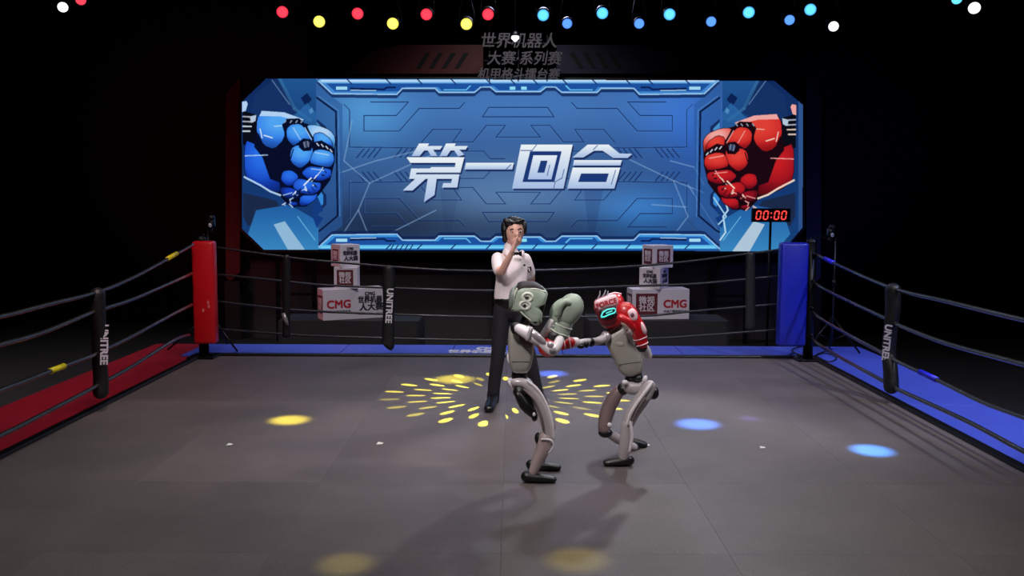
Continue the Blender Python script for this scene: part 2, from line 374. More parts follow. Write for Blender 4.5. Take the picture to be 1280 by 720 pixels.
# ---------------------------------------------------------------- rope spacers (cloth sleeves tying the four ropes together)
clothb = mat('spacer_cloth', (24, 24, 27), .45, noise=.3, nscale=30, bump=.6, bscale=25)
def spacer(path, wid, depthf, lab, txt=None, side='back', tx=None):
    """path: list of px; wid: half widths (m); depthf(px,py)->point"""
    pts = [depthf(a, b) for a, b in path]
    n = len(pts)
    t = thing('rope_spacer', pts[-1], lab, 'rope spacer')
    if side == 'back': up = (0, 1, 0)
    else: up = (1, 0, 0)
    mk('sleeve', capsule(pts, [(w_ * (1 if side == 'back' else 1.5), .034 if side == 'back' else .06) for w_ in wid], 14, up=up, step=4), clothb, t)
    if txt:
        m0 = depthf(*tx[0]); m1 = depthf(*tx[1]); d = (m1 - m0)
        ux = d.normalized()
        inward = Vector((0, -1, 0)) if side == 'back' else (Vector((1, -1, 0)) if side == 'left' else Vector((-1, -1, 0))).normalized()
        uy = inward.cross(ux)
        text('lettering', txt, tx[2], white_ink, (m0 + m1) / 2 + inward * (.040 if side == 'back' else .074), ux, uy, t, bold=.003, xs=tx[3] if len(tx) > 3 else 1, off=0)
    return t
dl = lambda a, b: PX(a, b, PLX + .02)
dr = lambda a, b: PX(a, b, PRX + .03)
db = lambda a, b: P(a, b, PY + .02)
spacer([(122, 368), (122, 392), (124, 420), (124, 447), (126, 470), (126, 490)], [.05, .055, .04, .035, .045, .055], dl,
       'black cloth spacer with white letters hanging on the left ropes', 'UNITREE', 'left', ((126, 406), (125, 453), .085))
spacer([(1116, 362), (1116, 385), (1114, 405), (1111, 440), (1113, 462), (1114, 484)], [.065, .06, .045, .04, .055, .06], dr,
       'black cloth spacer with white letters hanging on the right ropes', 'UNITREE', 'right', ((1115, 404), (1110, 450), .085))
spacer([(486, 335), (486, 352), (486, 375), (485.5, 400), (485, 427), (484, 431)], [.06, .075, .065, .065, .075, .085], db,
       'wide black cloth spacer with white letters beside the left stack of boxes', 'UNITREE', 'back', ((488, 362), (486, 401), .10))
ss = spacer([(358, 322), (358, 350), (358, 385), (358, 408), (358, 419)], [.04, .05, .04, .045, .05], db,
       'narrow black spacer with a silver tie near the red corner post')
mk('tie', loft([db(355, 391) - Vector((0, .04, 0)), db(358, 398) - Vector((0, .05, 0)), db(361, 406) - Vector((0, .04, 0))], [(.02, .01), (.025, .012), (.015, .01)], 8), mat('silver_tape', (170, 170, 175), .3, .5), ss)
spacer([(938, 318), (938, 345), (938, 375), (938, 409)], [.05, .06, .06, .065], db,
       'plain black cloth spacer on the back ropes near the blue corner post')

# ---------------------------------------------------------------- LED wall: picture painted on the grid of LED dots
SY = 15.0
X0_, X1_, Y0_, Y1_ = 300.0, 1007.0, 97.0, 316.0
SS = 3; GR = 1.5
Wn, Hn = int((X1_ - X0_) * GR), int((Y1_ - Y0_) * GR)
cw, chh = Wn * 2, Hn * 2
gx = X0_ + (np.arange(cw) + .5) / cw * (X1_ - X0_); gy = Y0_ + (np.arange(chh) + .5) / chh * (Y1_ - Y0_)
GX, GY = np.meshgrid(gx, gy)
img = np.zeros((chh, cw, 3), np.float32)
def blob(x, y, sx, sy): return np.exp(-(((GX - x) / sx) ** 2 + ((GY - y) / sy) ** 2))[..., None]
def C(*c): return np.array(c, np.float32)
img[:] = C(48, 84, 142)
img += blob(650, 130, 230, 50) * C(24, 38, 48) + blob(455, 140, 60, 50) * C(24, 50, 50) + blob(845, 140, 60, 55) * C(6, 18, 40) \
     + blob(630, 245, 130, 50) * C(44, 44, 34) + blob(800, 265, 60, 30) * C(10, 40, 60) + blob(880, 180, 40, 70) * C(-4, 0, 15) \
     - blob(480, 280, 110, 34) * C(18, 36, 60) - blob(700, 285, 160, 22) * C(18, 30, 45)
def poly(pts, col, col2=None, a=1.0, ax='y'):
    p = np.array(pts, np.float32)
    x0, y0 = p.min(0); x1, y1 = p.max(0)
    i0 = max(0, int((x0 - X0_) / (X1_ - X0_) * cw) - 1); i1 = min(cw, int((x1 - X0_) / (X1_ - X0_) * cw) + 2)
    j0 = max(0, int((y0 - Y0_) / (Y1_ - Y0_) * chh) - 1); j1 = min(chh, int((y1 - Y0_) / (Y1_ - Y0_) * chh) + 2)
    if i1 <= i0 or j1 <= j0: return
    sx, sy = GX[j0:j1, i0:i1], GY[j0:j1, i0:i1]; ins = np.zeros(sx.shape, bool); n = len(p)
    for k in range(n):
        xa, ya = p[k]; xb, yb = p[(k + 1) % n]
        if ya == yb: continue
        c = ((ya > sy) != (yb > sy)) & (sx < (xb - xa) * (sy - ya) / (yb - ya) + xa)
        ins ^= c
    colr = C(*col)
    if col2 is not None:
        t = ((sy - y0) / max(1e-3, y1 - y0) if ax == 'y' else (sx - x0) / max(1e-3, x1 - x0))[..., None]
        full = colr * (1 - t) + C(*col2) * t
    else: full = np.broadcast_to(colr, sx.shape + (3,))
    reg = img[j0:j1, i0:i1]; reg[ins] = reg[ins] * (1 - a) + full[ins] * a
def chamfer(pts, f=.2):
    out = []
    for k in range(len(pts)):
        (xa, ya), (xb, yb) = pts[k], pts[(k + 1) % len(pts)]
        out += [(xa + (xb - xa) * f, ya + (yb - ya) * f), (xb - (xb - xa) * f, yb - (yb - ya) * f)]
    return out
def rpoly(pts, c1, c2, dark):
    pl = chamfer(pts)
    p = np.array(pl, np.float32); x0, y0 = p.min(0); x1, y1 = p.max(0)
    i0 = max(0, int((x0 - X0_) / (X1_ - X0_) * cw) - 1); i1 = min(cw, int((x1 - X0_) / (X1_ - X0_) * cw) + 2)
    j0 = max(0, int((y0 - Y0_) / (Y1_ - Y0_) * chh) - 1); j1 = min(chh, int((y1 - Y0_) / (Y1_ - Y0_) * chh) + 2)
    if i1 <= i0 or j1 <= j0: return
    old = img[j0:j1, i0:i1].copy(); poly(pl, (0, 0, 0)); new = img[j0:j1, i0:i1]
    hit = np.abs(new).sum(2) == 0
    sx, sy = GX[j0:j1, i0:i1], GY[j0:j1, i0:i1]
    u = (sx - (x0 + x1) / 2) / max(1, x1 - x0) * 2; v = (sy - (y0 + y1) / 2) / max(1, y1 - y0) * 2
    d = np.clip(np.sqrt((u * .8) ** 2 + (v + .4) ** 2) / 1.5, 0, 1)[..., None]
    t = np.clip(d * 1.7 - .35, 0, 1); t2 = np.clip((d - .55) / .45, 0, 1)
    col = C(*c1) * (1 - t) + C(*c2) * t; col = col * (1 - t2) + C(*dark) * t2
    img[j0:j1, i0:i1] = np.where(hit[..., None], col, old)
def line(pts, w_, col, a=1.0):
    for (xa, ya), (xb, yb) in zip(pts[:-1], pts[1:]):
        L_ = math.hypot(xb - xa, yb - ya) or 1; nx_, ny_ = -(yb - ya) / L_ * w_ / 2, (xb - xa) / L_ * w_ / 2
        ex, ey = (xb - xa) / L_ * w_ * .3, (yb - ya) / L_ * w_ * .3
        poly([(xa - ex + nx_, ya - ey + ny_), (xb + ex + nx_, yb + ey + ny_), (xb + ex - nx_, yb + ey - ny_), (xa - ex - nx_, ya - ey - ny_)], col, a=a)
mx_ = lambda x: 1295.5 - x
my_ = lambda y: 410 - y
def four(pts, w_, col, a=1.0):
    for fx in (0, 1):
        for fy in (0, 1):
            line([(mx_(x) if fx else x, my_(y) if fy else y) for x, y in pts], w_, col, a)
DK = (22, 44, 96)
circ = [[(430, 130), (437, 137), (437, 183), (514, 184), (541, 184)],
        [(463, 127), (510.6, 127), (495.5, 143.7), (455, 143.7), (455, 163), (499, 163), (524, 135), (574, 135), (581, 127.6)],
        [(566, 176.7), (577, 161), (541, 161), (527, 177)],
        [(566, 176.7), (581, 176.7), (591, 176.7), (608, 156), (632, 156), (620, 170.6), (648, 170.6)],
        [(648, 133.7), (611, 133.7), (603, 145.4), (648, 145.4)],
        [(557, 188), (604.7, 188), (613, 197.5), (631, 197.5)], [(437, 137), (463, 127)]]
for c_ in circ[:-1]:
    four(c_, 1.15, DK, .8); four([(x + .9, y + 1.1) for x, y in c_], .7, (100, 150, 210), .28)
for k in range(4):
    for x0 in (446, 493): four([(x0 + k * 7, 196), (x0 + 9 + k * 7, 185)], 1.5, DK, .8)
# light streaks of the shattered glass
for p_ in ([(430, 290), (448, 262), (462, 228), (545, 190)], [(462, 228), (430, 200), (440, 150)], [(462, 297), (448, 262)], [(470, 300), (545, 262)], [(425, 215), (470, 200), (520, 188)],
           [(780, 195), (842, 225), (860, 270), (845, 290)], [(842, 225), (880, 240)], [(815, 255), (858, 258)], [(860, 230), (905, 300)], [(838, 200), (868, 208), (880, 230)]):
    line(p_, 1.6, (150, 185, 225), .5)
# dark shade columns in the middle of the picture
for cx_, a in ((560, .10), (740, .16)):
    poly([(cx_ - 10, 235), (cx_ + 14, 235), (cx_ + 4, 290), (cx_ - 4, 290)], (15, 30, 80), a=a)
# side octagon frames
for fx in (0, 1):
    M = (lambda x: mx_(x)) if fx else (lambda x: x)
    poly([(M(395), 105), (M(428), 130), (M(428), 282), (M(395), 305)], (44, 92, 160), a=.6)
    poly([(M(396), 148), (M(408), 158), (M(408), 172), (M(402), 180), (M(402), 235), (M(408), 243), (M(408), 255), (M(396), 268)], (18, 40, 90), a=.9)
    poly([(M(396), 152), (M(404), 160), (M(404), 172), (M(399), 180), (M(396), 180)], (80, 160, 220), a=.9)
    poly([(M(396), 262), (M(404), 254), (M(404), 243), (M(399), 235), (M(396), 235)], (60, 150, 235), a=.9)
    line([(M(396), 121.7), (M(420), 139), (M(422), 269), (M(401), 287), (M(396), 290)], 2.2, (10, 24, 62))
    line([(M(398), 119.5), (M(423), 137.5), (M(425), 270)], .9, (110, 160, 220), .6)
# top and bottom bands
band = [(395, 99), (415, 117.5), (496, 118.5), (503, 111), (544, 111), (549, 116), (593, 116), (601, 109.5), (613, 109.5), (620, 115), (648, 115)]
half = band + [(mx_(x), y) for x, y in band[::-1]]
for fy in (0, 1):
    N_ = (lambda y: my_(y)) if fy else (lambda y: y)
    poly([(x, N_(y + 4)) for x, y in half], (14, 34, 84), a=.75)
    poly([(x, N_(y)) for x, y in half], (70, 140, 215) if not fy else (60, 150, 225))
    poly([(x + (4 if x < 648 else -4), N_(min(y - 2.2, 114))) for x, y in half], (30, 84, 165))
    line([(x, N_(y - .8)) for x, y in half], 1.6, (160, 205, 245))
    poly([(398, N_(99)), (897, N_(99)), (893, N_(104)), (402, N_(104))], (120, 185, 240) if not fy else (90, 190, 240))
    line([(402, N_(101)), (893, N_(101))], 2.0, (205, 228, 252) if not fy else (130, 215, 250))
    for x in (436, 485, 524, 566, 610, 640, 668, 705, 742, 784, 812, 858): line([(x - 2, N_(99)), (x + 4, N_(105))], 1.4, (16, 40, 100))
    for f_ in (lambda x: x, mx_):
        poly([(f_(420), N_(108)), (f_(434), N_(108)), (f_(434), N_(112)), (f_(420), N_(112))], (170, 225, 250))
        line([(f_(438), N_(110.5)), (f_(480), N_(111.5)), (f_(484), N_(109)), (f_(494), N_(109))], 2.2, (12, 30, 80))
        line([(f_(438), N_(112.5)), (f_(470), N_(113))], 1, (190, 225, 250))
        line([(f_(555), N_(112)), (f_(583), N_(112)), (f_(588), N_(107))], 1.5, (110, 205, 250))
        poly([(f_(637), N_(108)), (f_(644), N_(108)), (f_(644), N_(112)), (f_(637), N_(112))], (150, 230, 252))
poly([(395, 104), (400, 99), (900, 99), (897, 97), (395, 97)], (30, 70, 150), a=.6)
for x in (488, 494, 500, 506, 512): line([(x, 312), (x + 4, 306)], 1.2, (14, 30, 80))
# side panels behind the fists
def side(M, right):
    poly([(M(300), 97), (M(395), 97), (M(395), 316), (M(300), 316)], (16, 42, 96), (24, 66, 126))
    poly([(M(345), 97), (M(395), 97), (M(395), 150), (M(365), 150)], (34, 88, 150), (26, 70, 130))
    poly([(M(318), 118), (M(346), 97), (M(362), 120), (M(372), 140), (M(350), 150), (M(312), 150)], (22, 50, 104))
    line([(M(350), 99), (M(368), 135), (M(388), 150)], 4, (60, 120, 170), .6)
    line([(M(340), 100), (M(362), 130)], 1.2, (140, 180, 210), .6)
    poly([(M(376), 122), (M(384), 116), (M(390), 124), (M(382), 132)], (12, 34, 84)); poly([(M(386), 137), (M(390), 134), (M(392), 139), (M(388), 142)], (170, 215, 245))
    poly([(M(362), 150), (M(384), 128), (M(395), 140), (M(395), 170), (M(378), 165)], (46, 110, 175), a=.7)
    poly([(M(304), 240), (M(345), 250), (M(352), 262), (M(335), 275), (M(310), 282), (M(304), 270)], (28, 42, 74))
    poly([(M(320), 262), (M(362), 255), (M(398), 276), (M(398), 316), (M(330), 316), (M(310), 292)], (34, 96, 166), (60, 140, 200))
    poly([(M(342), 280), (M(356), 276), (M(384), 316), (M(362), 316)], (150, 190, 222) if not right else (185, 205, 225))
    line([(M(372), 270), (M(394), 300)], 1.0, (130, 210, 250), .8)
    poly([(M(395), 240), (M(404), 262), (M(397), 268), (M(404), 272), (M(396), 285), (M(390), 268)], (20, 60, 130))
    if right:
        line([(M(395), 240), (M(388), 262), (M(394), 270), (M(391), 290), (M(398), 300)], 2, (190, 225, 245))
        line([(M(406), 246), (M(390), 270), (M(400), 280)], 1.6, (170, 215, 240))
side(lambda x: x, False); side(lambda x: 1298 - x, True)
def fist(M, D, hi, top, mid, low, drk, spec, glow):
    def q(x, y): return (M(290 + x / 3.133), 90 + y / 3.133 + D)
    def Q(pts, c, c2=None, a=1.0, out=True):
        pp = [q(x, y) for x, y in pts]
        if c2 is None: poly(pp, c, c2, a)
        else:
            rpoly(pp, c, c2, tuple(v * .62 for v in c2)); pp = chamfer(pp)
        if out: line(pp + [pp[0]], .8, drk, .8)
    # dark core of the hand, then wrist
    poly([q(x, y) for x, y in [(48, 265), (100, 175), (200, 180), (300, 202), (380, 225), (405, 255), (402, 350), (385, 420), (340, 480), (290, 525), (225, 524), (185, 480), (90, 440)]], drk)
    Q([(42, 150), (95, 165), (100, 255), (60, 290), (42, 280)], (10, 12, 24), out=False)
    Q([(40, 115), (56, 112), (62, 122), (54, 150), (40, 155)], hi, out=False)
    for k in range(4): line([q(42, 172 + k * 19), q(88 - 6 * k, 175 + k * 18)], 1.8, (190, 195, 210) if k < 2 else spec, .9)
    Q([(70, 172), (95, 166), (92, 190), (74, 196)], (190, 205, 225), out=False)
    # palm back
    Q([(50, 262), (92, 280), (130, 330), (185, 410), (192, 470), (150, 462), (90, 440), (48, 400)], mid, low)
    Q([(95, 240), (130, 300), (205, 285), (235, 330), (215, 400), (190, 430), (150, 415), (120, 330), (88, 290)], drk)
    Q([(98, 180), (116, 150), (205, 158), (285, 188), (240, 205), (208, 200), (205, 260), (165, 300), (125, 285), (95, 235)], top, mid)
    Q([(116, 150), (205, 156), (282, 184), (262, 190), (190, 172), (108, 170)], hi, out=False)
    Q([(92, 235), (104, 238), (132, 300), (150, 318), (140, 325), (112, 300)], drk, out=False)
    line([q(110, 220), q(118, 256)], 1.2, spec); line([q(125, 245), q(158, 255)], 1.6, spec, .9)
    line([q(50, 325), q(140, 322)], 1.4, hi, .9); line([q(48, 408), q(110, 440), q(150, 465), q(190, 480)], 2.4, spec if not glow else hi, .95)
    line([q(165, 210), q(195, 208)], 1.1, spec, .8)
    # thumb
    Q([(197, 205), (215, 182), (262, 180), (285, 200), (262, 205), (222, 215), (208, 240)], drk)
    for x in (205, 228, 250, 270): line([q(x, 196), q(x + 6, 188)], 1.6, (170, 190, 210), .8)
    Q([(212, 222), (232, 202), (268, 200), (292, 225), (318, 268), (300, 285), (262, 272), (240, 288), (215, 260)], top, mid)
    line([q(240, 215), q(268, 262)], 1.1, hi, .9); line([q(285, 215), q(312, 262)], 1.4, hi, .8)
    Q([(232, 296), (255, 282), (315, 288), (318, 315), (302, 350), (268, 376), (238, 358), (226, 335)], top, mid)
    line([q(240, 300), q(230, 335)], 1.3, drk)
    Q([(262, 272), (280, 258), (308, 262), (316, 284), (308, 304), (280, 306), (264, 292)], drk)
    Q([(276, 274), (290, 266), (306, 272), (302, 290), (284, 296)], (60, 70, 100), out=False); line([q(282, 270), q(286, 292)], .9, (190, 200, 230), .7); line([q(296, 268), q(300, 290)], .9, (190, 200, 230), .7)
    # fingers
    Q([(292, 205), (335, 205), (385, 225), (405, 252), (403, 300), (385, 292), (350, 262), (322, 262), (300, 225)], hi, top)
    Q([(318, 240), (350, 232), (390, 262), (398, 300), (345, 290), (322, 280)], top, mid)
    Q([(322, 272), (350, 266), (392, 290), (402, 312), (340, 300), (322, 296)], drk)
    for a_, b_ in ((332, 276), (350, 280), (368, 288), (384, 300)): line([q(a_, b_), q(a_ + 8, b_ + 10)], 1.5, (225, 235, 250), .9)
    Q([(318, 305), (350, 298), (396, 312), (402, 345), (385, 372), (330, 362), (302, 352)], top, mid)
    line([q(325, 312), q(380, 322)], 1.4, hi, .9)
    Q([(270, 392), (300, 365), (345, 370), (390, 378), (388, 408), (350, 425), (300, 420)], mid, low)
    line([q(310, 376), q(360, 382)], 1.3, hi, .8)
    Q([(198, 385), (232, 380), (262, 402), (250, 438), (215, 445), (190, 420)], mid, low)
    Q([(244, 425), (262, 412), (320, 428), (350, 430), (345, 462), (310, 480), (262, 470), (238, 448)], mid, low)
    Q([(188, 446), (238, 450), (268, 474), (262, 505), (215, 500), (190, 470)], low, drk)
    Q([(268, 480), (320, 480), (335, 470), (330, 495), (290, 522), (262, 520)], mid, low)
    Q([(215, 503), (262, 508), (250, 528), (225, 524)], low, drk)
    rs = random.Random(3)
    for _ in range(34):
        t = rs.random(); x = 205 + t * 175 + rs.uniform(-14, 14); y = 515 - t * 145 + rs.uniform(-16, 16)
        dx, dy = rs.uniform(3, 14), rs.uniform(-16, 16); line([q(x, y), q(x + dx, y + dy)], rs.uniform(.8, 1.7), rs.choice([hi, drk, spec, drk]), .9)
    line([q(282, 440), q(310, 412)], 2.0, spec, .95); line([q(200, 480), q(235, 470)], 1.4, hi, .8)
fist(lambda x: x, 0, (186, 216, 250), (84, 170, 250), (42, 112, 236), (22, 66, 196), (8, 14, 42), (235, 245, 255), True)
fist(lambda x: 1298 - x, 4, (250, 170, 165), (235, 66, 54), (205, 30, 36), (150, 16, 32), (28, 8, 18), (255, 225, 205), False)
# title
def zt(pts, dx=0, dy=0): return [(480 + x / 3.765 + dx, 160 + y / 3.765 + dy) for x, y in pts]
glyph = [[(165, 70), (212, 70), (206, 81), (275, 81), (264, 99), (232, 99), (252, 128), (222, 128), (206, 102), (190, 102), (168, 128), (130, 128)],
         [(292, 70), (338, 70), (332, 81), (395, 81), (384, 99), (356, 99), (378, 122), (350, 130), (330, 102), (314, 102), (296, 128), (262, 128)],
         [(106, 134), (378, 134), (360, 206), (154, 206), (150, 214), (355, 214), (345, 277), (273, 277), (279, 256), (316, 256), (320, 236), (248, 236), (238, 312), (188, 346), (206, 236), (196, 236), (134, 291), (88, 291), (146, 236), (118, 236), (128, 186), (218, 186), (222, 180), (334, 180), (337, 160), (124, 160)],
         [(386, 160), (611, 160), (604, 192), (378, 192)],
         [(645, 75), (888, 75), (845, 282), (603, 282)],
         [(958, 75), (1058, 75), (1108, 116), (1168, 118), (1148, 137), (1078, 137), (1030, 104), (988, 104), (938, 135), (886, 135)],
         [(895, 147), (1120, 147), (1113, 173), (889, 173)], [(888, 183), (1112, 183), (1084, 282), (862, 282)]]
holes = [[(688, 106), (836, 106), (802, 250), (652, 250)], [(928, 210), (1058, 210), (1046, 250), (914, 250)]]
for g in glyph: poly(zt(g, 1.6, 2.2), (20, 34, 84), a=.85)
for g in glyph: poly(zt(g), (250, 252, 255), (176, 196, 236))
for g in holes: poly(zt(g), (30, 58, 122))
poly(zt([(703, 125), (816, 125), (788, 238), (677, 238)]), (245, 248, 255), (176, 196, 236)); poly(zt([(738, 150), (770, 150), (755, 206), (722, 206)]), (32, 60, 124))
for p_ in ([(700, 98), (718, 76)], [(985, 98), (1005, 78)], [(848, 190), (838, 232), (805, 250), (800, 278)], [(135, 180), (165, 186)], [(1090, 195), (1070, 262)], [(780, 170), (768, 220)], [(575, 190), (598, 168)], [(645, 102), (700, 102)]):
    line(zt(p_), 1.1, (70, 90, 150), .8)
img = img * C(.94, .96, .96); img = np.clip(img, 0, 255)
img = img.reshape(Hn, 2, Wn, 2, 3).mean((1, 3)) / 255
imgl = np.where(img <= .04045, img / 12.92, ((img + .055) / 1.055) ** 2.4)
octa = [(302, 127), (333, 98), (968, 101), (1004, 131), (1003, 284), (978, 314), (330, 312), (303, 286)]
def inside(x, y, pl):
    ins = False
    for k in range(len(pl)):
        xa, ya = pl[k]; xb, yb = pl[(k + 1) % len(pl)]
        if (ya > y) != (yb > y) and x < (xb - xa) * (y - ya) / (yb - ya) + xa: ins = not ins
    return ins
ux0, ux1 = P(X0_, 205, SY), P(X1_, 205, SY)
tl = P(X0_, Y0_, SY); tr = P(X1_, Y0_, SY); bl = P(X0_, Y1_, SY); br = P(X1_, Y1_, SY)
screen = thing('led_screen', (0, SY, G), 'huge octagonal screen showing white title between a blue and a red robotic fist', 'screen')
us = np.arange(Wn + 1) / Wn; vs_ = np.arange(Hn + 1) / Hn
U_, V_ = np.meshgrid(us, vs_)
tl_, tr_, bl_, br_ = [np.array(v) for v in (tl, tr, bl, br)]
co = (tl_ * (1 - U_[..., None]) + tr_ * U_[..., None]) * (1 - V_[..., None]) + (bl_ * (1 - U_[..., None]) + br_ * U_[..., None]) * V_[..., None]
co[..., 1] = SY; co = co - np.array([0, SY, G])
keep = np.zeros((Hn, Wn), bool)
pxs = X0_ + (np.arange(Wn) + .5) / Wn * (X1_ - X0_)
for j in range(Hn):
    y = Y0_ + (j + .5) / Hn * (Y1_ - Y0_)
    xs_ = []
    for k in range(8):
        xa, ya = octa[k]; xb, yb = octa[(k + 1) % 8]
        if (ya > y) != (yb > y): xs_.append((xb - xa) * (y - ya) / (yb - ya) + xa)
    if len(xs_) >= 2: keep[j] = (pxs > min(xs_)) & (pxs < max(xs_))
jj, ii = np.nonzero(keep)
a_ = jj * (Wn + 1) + ii
quads = np.stack([a_, a_ + Wn + 1, a_ + Wn + 2, a_ + 1], 1).astype(np.int32)
me = bpy.data.meshes.new('picture_panel')
me.vertices.add((Wn + 1) * (Hn + 1)); me.vertices.foreach_set('co', co.reshape(-1).astype(np.float32))
me.loops.add(quads.size); me.loops.foreach_set('vertex_index', quads.reshape(-1))
me.polygons.add(len(quads)); me.polygons.foreach_set('loop_start', np.arange(len(quads), dtype=np.int32) * 4)
me.update(calc_edges=True)
at = me.color_attributes.new('led', 'FLOAT_COLOR', 'CORNER')
cc = np.ones((len(quads), 4, 4), np.float32); cc[..., :3] = imgl[jj, ii][:, None, :]
at.data.foreach_set('color', cc.reshape(-1))
bm = bmesh.new(); bm.from_mesh(me)
bmesh.ops.delete(bm, geom=[v for v in bm.verts if not v.link_faces], context='VERTS'); bm.to_mesh(me); bm.free()
lm = bpy.data.materials.new('led_picture'); lm.use_nodes = True; nt = lm.node_tree
for n in list(nt.nodes): nt.nodes.remove(n)
no = nt.nodes.new('ShaderNodeOutputMaterial'); ne = nt.nodes.new('ShaderNodeEmission'); nv = nt.nodes.new('ShaderNodeVertexColor'); nv.layer_name = 'led'
nt.links.new(nv.outputs[0], ne.inputs[0]); nt.links.new(ne.outputs[0], no.inputs[0]); ne.inputs[1].default_value = 1.0
me.materials.append(lm)
so = bpy.data.objects.new('picture_panel', me); COL.objects.link(so); so.parent = screen
hp = [P(x, y, SY + .012) for x, y in [(298, 126), (331, 95), (970, 98), (1007, 130), (1006, 286), (979, 317), (328, 315), (300, 288)]]
mk('housing', prism(hp, (0, .16, 0)), mat('housing_black', (9, 9, 11), .6), screen, False)
for x in (-3.6, 0, 3.6):
    mk('support_frame', join(box((x - .3, SY + .12, (G + .9) / 2), (.06, .06, .9 - G)), box((x + .3, SY + .12, (G + .9) / 2), (.06, .06, .9 - G)), box((x, SY + .12, .2), (.6, .04, .04))), steel, screen, False)

# ---------------------------------------------------------------- stage surround (dim panels round the screen)
sred = mat('surround_red', (78, 9, 14), .6, noise=.3, nscale=2)
sblue = mat('surround_blue', (10, 11, 48), .6, noise=.3, nscale=2)
sdark = mat('surround_black', (14, 13, 16), .8)
def surr(name, pts, m, lab, cat, d=.25, Y=SY + .35):
    c = P(sum(p[0] for p in pts) / len(pts), max(p[1] for p in pts), Y)
    t = thing(name, (c.x, Y, G), lab, cat)
    mk('panel', prism([P(x, y, Y) for x, y in pts], (0, d, 0)), m, t, False)
    if name == 'stage_header':
        zt = min(p[1] for p in pts); 
        for xx in (.3, .7):
            q = P(min(p[0] for p in pts) * (1 - xx) + max(p[0] for p in pts) * xx, 70, Y + .12); mk('hanging_cable', cyl(q, (q.x, q.y, 8.95), .01, 6), sdark, t)
    return t
t = surr('stage_wing', [(282, 118), (300, 96), (300, 340), (288, 352), (282, 346)], sred, 'dim red upright stage panel at left edge of the big screen', 'stage panel')
mk('foot', box((P(291, 340, SY + .35).x, SY + .38, -.1), (.25, .2, 1.0)), sdark, t, False)
t = surr('stage_wing', [(1008, 98), (1026, 120), (1026, 346), (1020, 352), (1008, 340)], sblue, 'dim blue upright stage panel at right edge of the big screen', 'stage panel')
mk('foot', box((P(1017, 340, SY + .35).x, SY + .38, -.1), (.25, .2, 1.0)), sdark, t, False)
t = surr('stage_header', [(430, 92), (470, 62), (500, 56), (604, 56), (604, 92)], sred, 'dim red angular header panel above left half of the screen', 'stage panel', Y=SY + .5)
mk('stripes', join(*[prism([P(520 + k * 16, 85, SY + .49), P(526 + k * 16, 85, SY + .49), P(538 + k * 16, 66, SY + .49), P(532 + k * 16, 66, SY + .49)], (0, .01, 0)) for k in range(4)]), sdark, t, False)['kind'] = 'stuff'
t = surr('stage_header', [(696, 56), (800, 56), (830, 62), (868, 92), (696, 92)], sblue, 'dim blue angular header panel above right half of the screen', 'stage panel', Y=SY + .5)
mk('stripes', join(*[prism([P(712 + k * 16, 66, SY + .49), P(718 + k * 16, 66, SY + .49), P(730 + k * 16, 85, SY + .49), P(724 + k * 16, 85, SY + .49)], (0, .01, 0)) for k in range(4)]), sdark, t, False)['kind'] = 'stuff'
# low wall below the screen
t = thing('stage_riser', (0, 15.3, G), 'long dark grey low wall below the big screen', 'low wall')
mk('front_board', box((0, 15.6, (G + .7) / 2), (9.2, .1, .7 - G)), mat('riser_grey', (58, 54, 58), .8, noise=.15), t, False)
mk('top_cap', box((0, 15.62, .72), (9.2, .2, .04)), sdark, t, False)
# unlit sign
t = thing('title_sign', P(648, 97, SY - .25), 'unlit grey three-line character sign above middle of the screen', 'sign')
grey = mat('sign_grey', (58, 55, 62), .6)
for b_, px_, py_, s_ in (('世界机器人', 648, 52, .25), ('大赛·系列赛', 655, 74, .23), ('机甲格斗擂台赛', 648, 93.5, .19)):
    text('lettering', b_, s_, grey, P(px_, py_, SY - .25), (1, 0, 0), (0, 0, 1), t, bold=.003, depth=.012, shear=.15, xs=.98 if s_ > .2 else .98)
mk('sign_frame', join(*[box(P(x, 73, SY - .18), (.02, .02, .72)) for x in (612, 648, 684)], *[box(P(648, y, SY - .18), (1.1, .02, .02)) for y in (54, 76, 96)]), steel, t, False)
for x in (612, 684): q = P(x, 54, SY - .18); mk('hanging_cable', cyl(q, (q.x, q.y, 8.95), .008, 6), steel, t)

# ---------------------------------------------------------------- tables behind the ring with the sponsor boxes
tcloth = mat('table_cloth_black', (34, 32, 36), .8, noise=.1, bump=.3, bscale=4)
BY = 12.55
def table(px, lab):
    x = P(px, 397, BY).x; zt_ = P(px, 397.5, BY).z - .006
    t = thing('display_table', (x, BY, G), lab, 'table')
    mk('tabletop', box((x, BY + .12, zt_ - .02), (1.9, .75, .04)), sdark, t, False)
    n = 60; V = []
    path = [(-.96, .5), (-.96, -.26), (.96, -.26), (.96, .5)]
    pts = []
    for (xa, ya), (xb, yb) in zip(path[:-1], path[1:]):
        m_ = 30
        for s in range(m_): pts.append((xa + (xb - xa) * s / m_, ya + (yb - ya) * s / m_))
    pts.append(path[-1]); Fc = []
    for k, (a, b) in enumerate(pts):
        w_ = .015 * math.sin(k * 1.3)
        V += [Vector((x + a, BY + b, zt_)), Vector((x + a * (1 + w_), BY + b - w_, G + .02))]
    for k in range(len(pts) - 1): Fc.append((2 * k, 2 * k + 1, 2 * k + 3, 2 * k + 2))
    mk('cloth_skirt', (V, Fc), tcloth, t)
    for sx in (-.85, .85):
        for sy in (-.2, .42): mk('leg', box((x + sx, BY + sy, (G + zt_) / 2 - .02), (.04, .04, zt_ - G - .04)), steel, t, False)
    return zt_
zL = table(440, 'black cloth table carrying the left stack of white boxes')
zR = table(820, 'black cloth table carrying the right stack of white boxes')
boxw = mat('box_white', (205, 198, 205), .55, noise=.04)
inkm = mat('ink_maroon', (92, 20, 36), .6); inkr = mat('ink_red', (172, 18, 36), .6); inkk = mat('ink_navy', (36, 36, 52), .6)
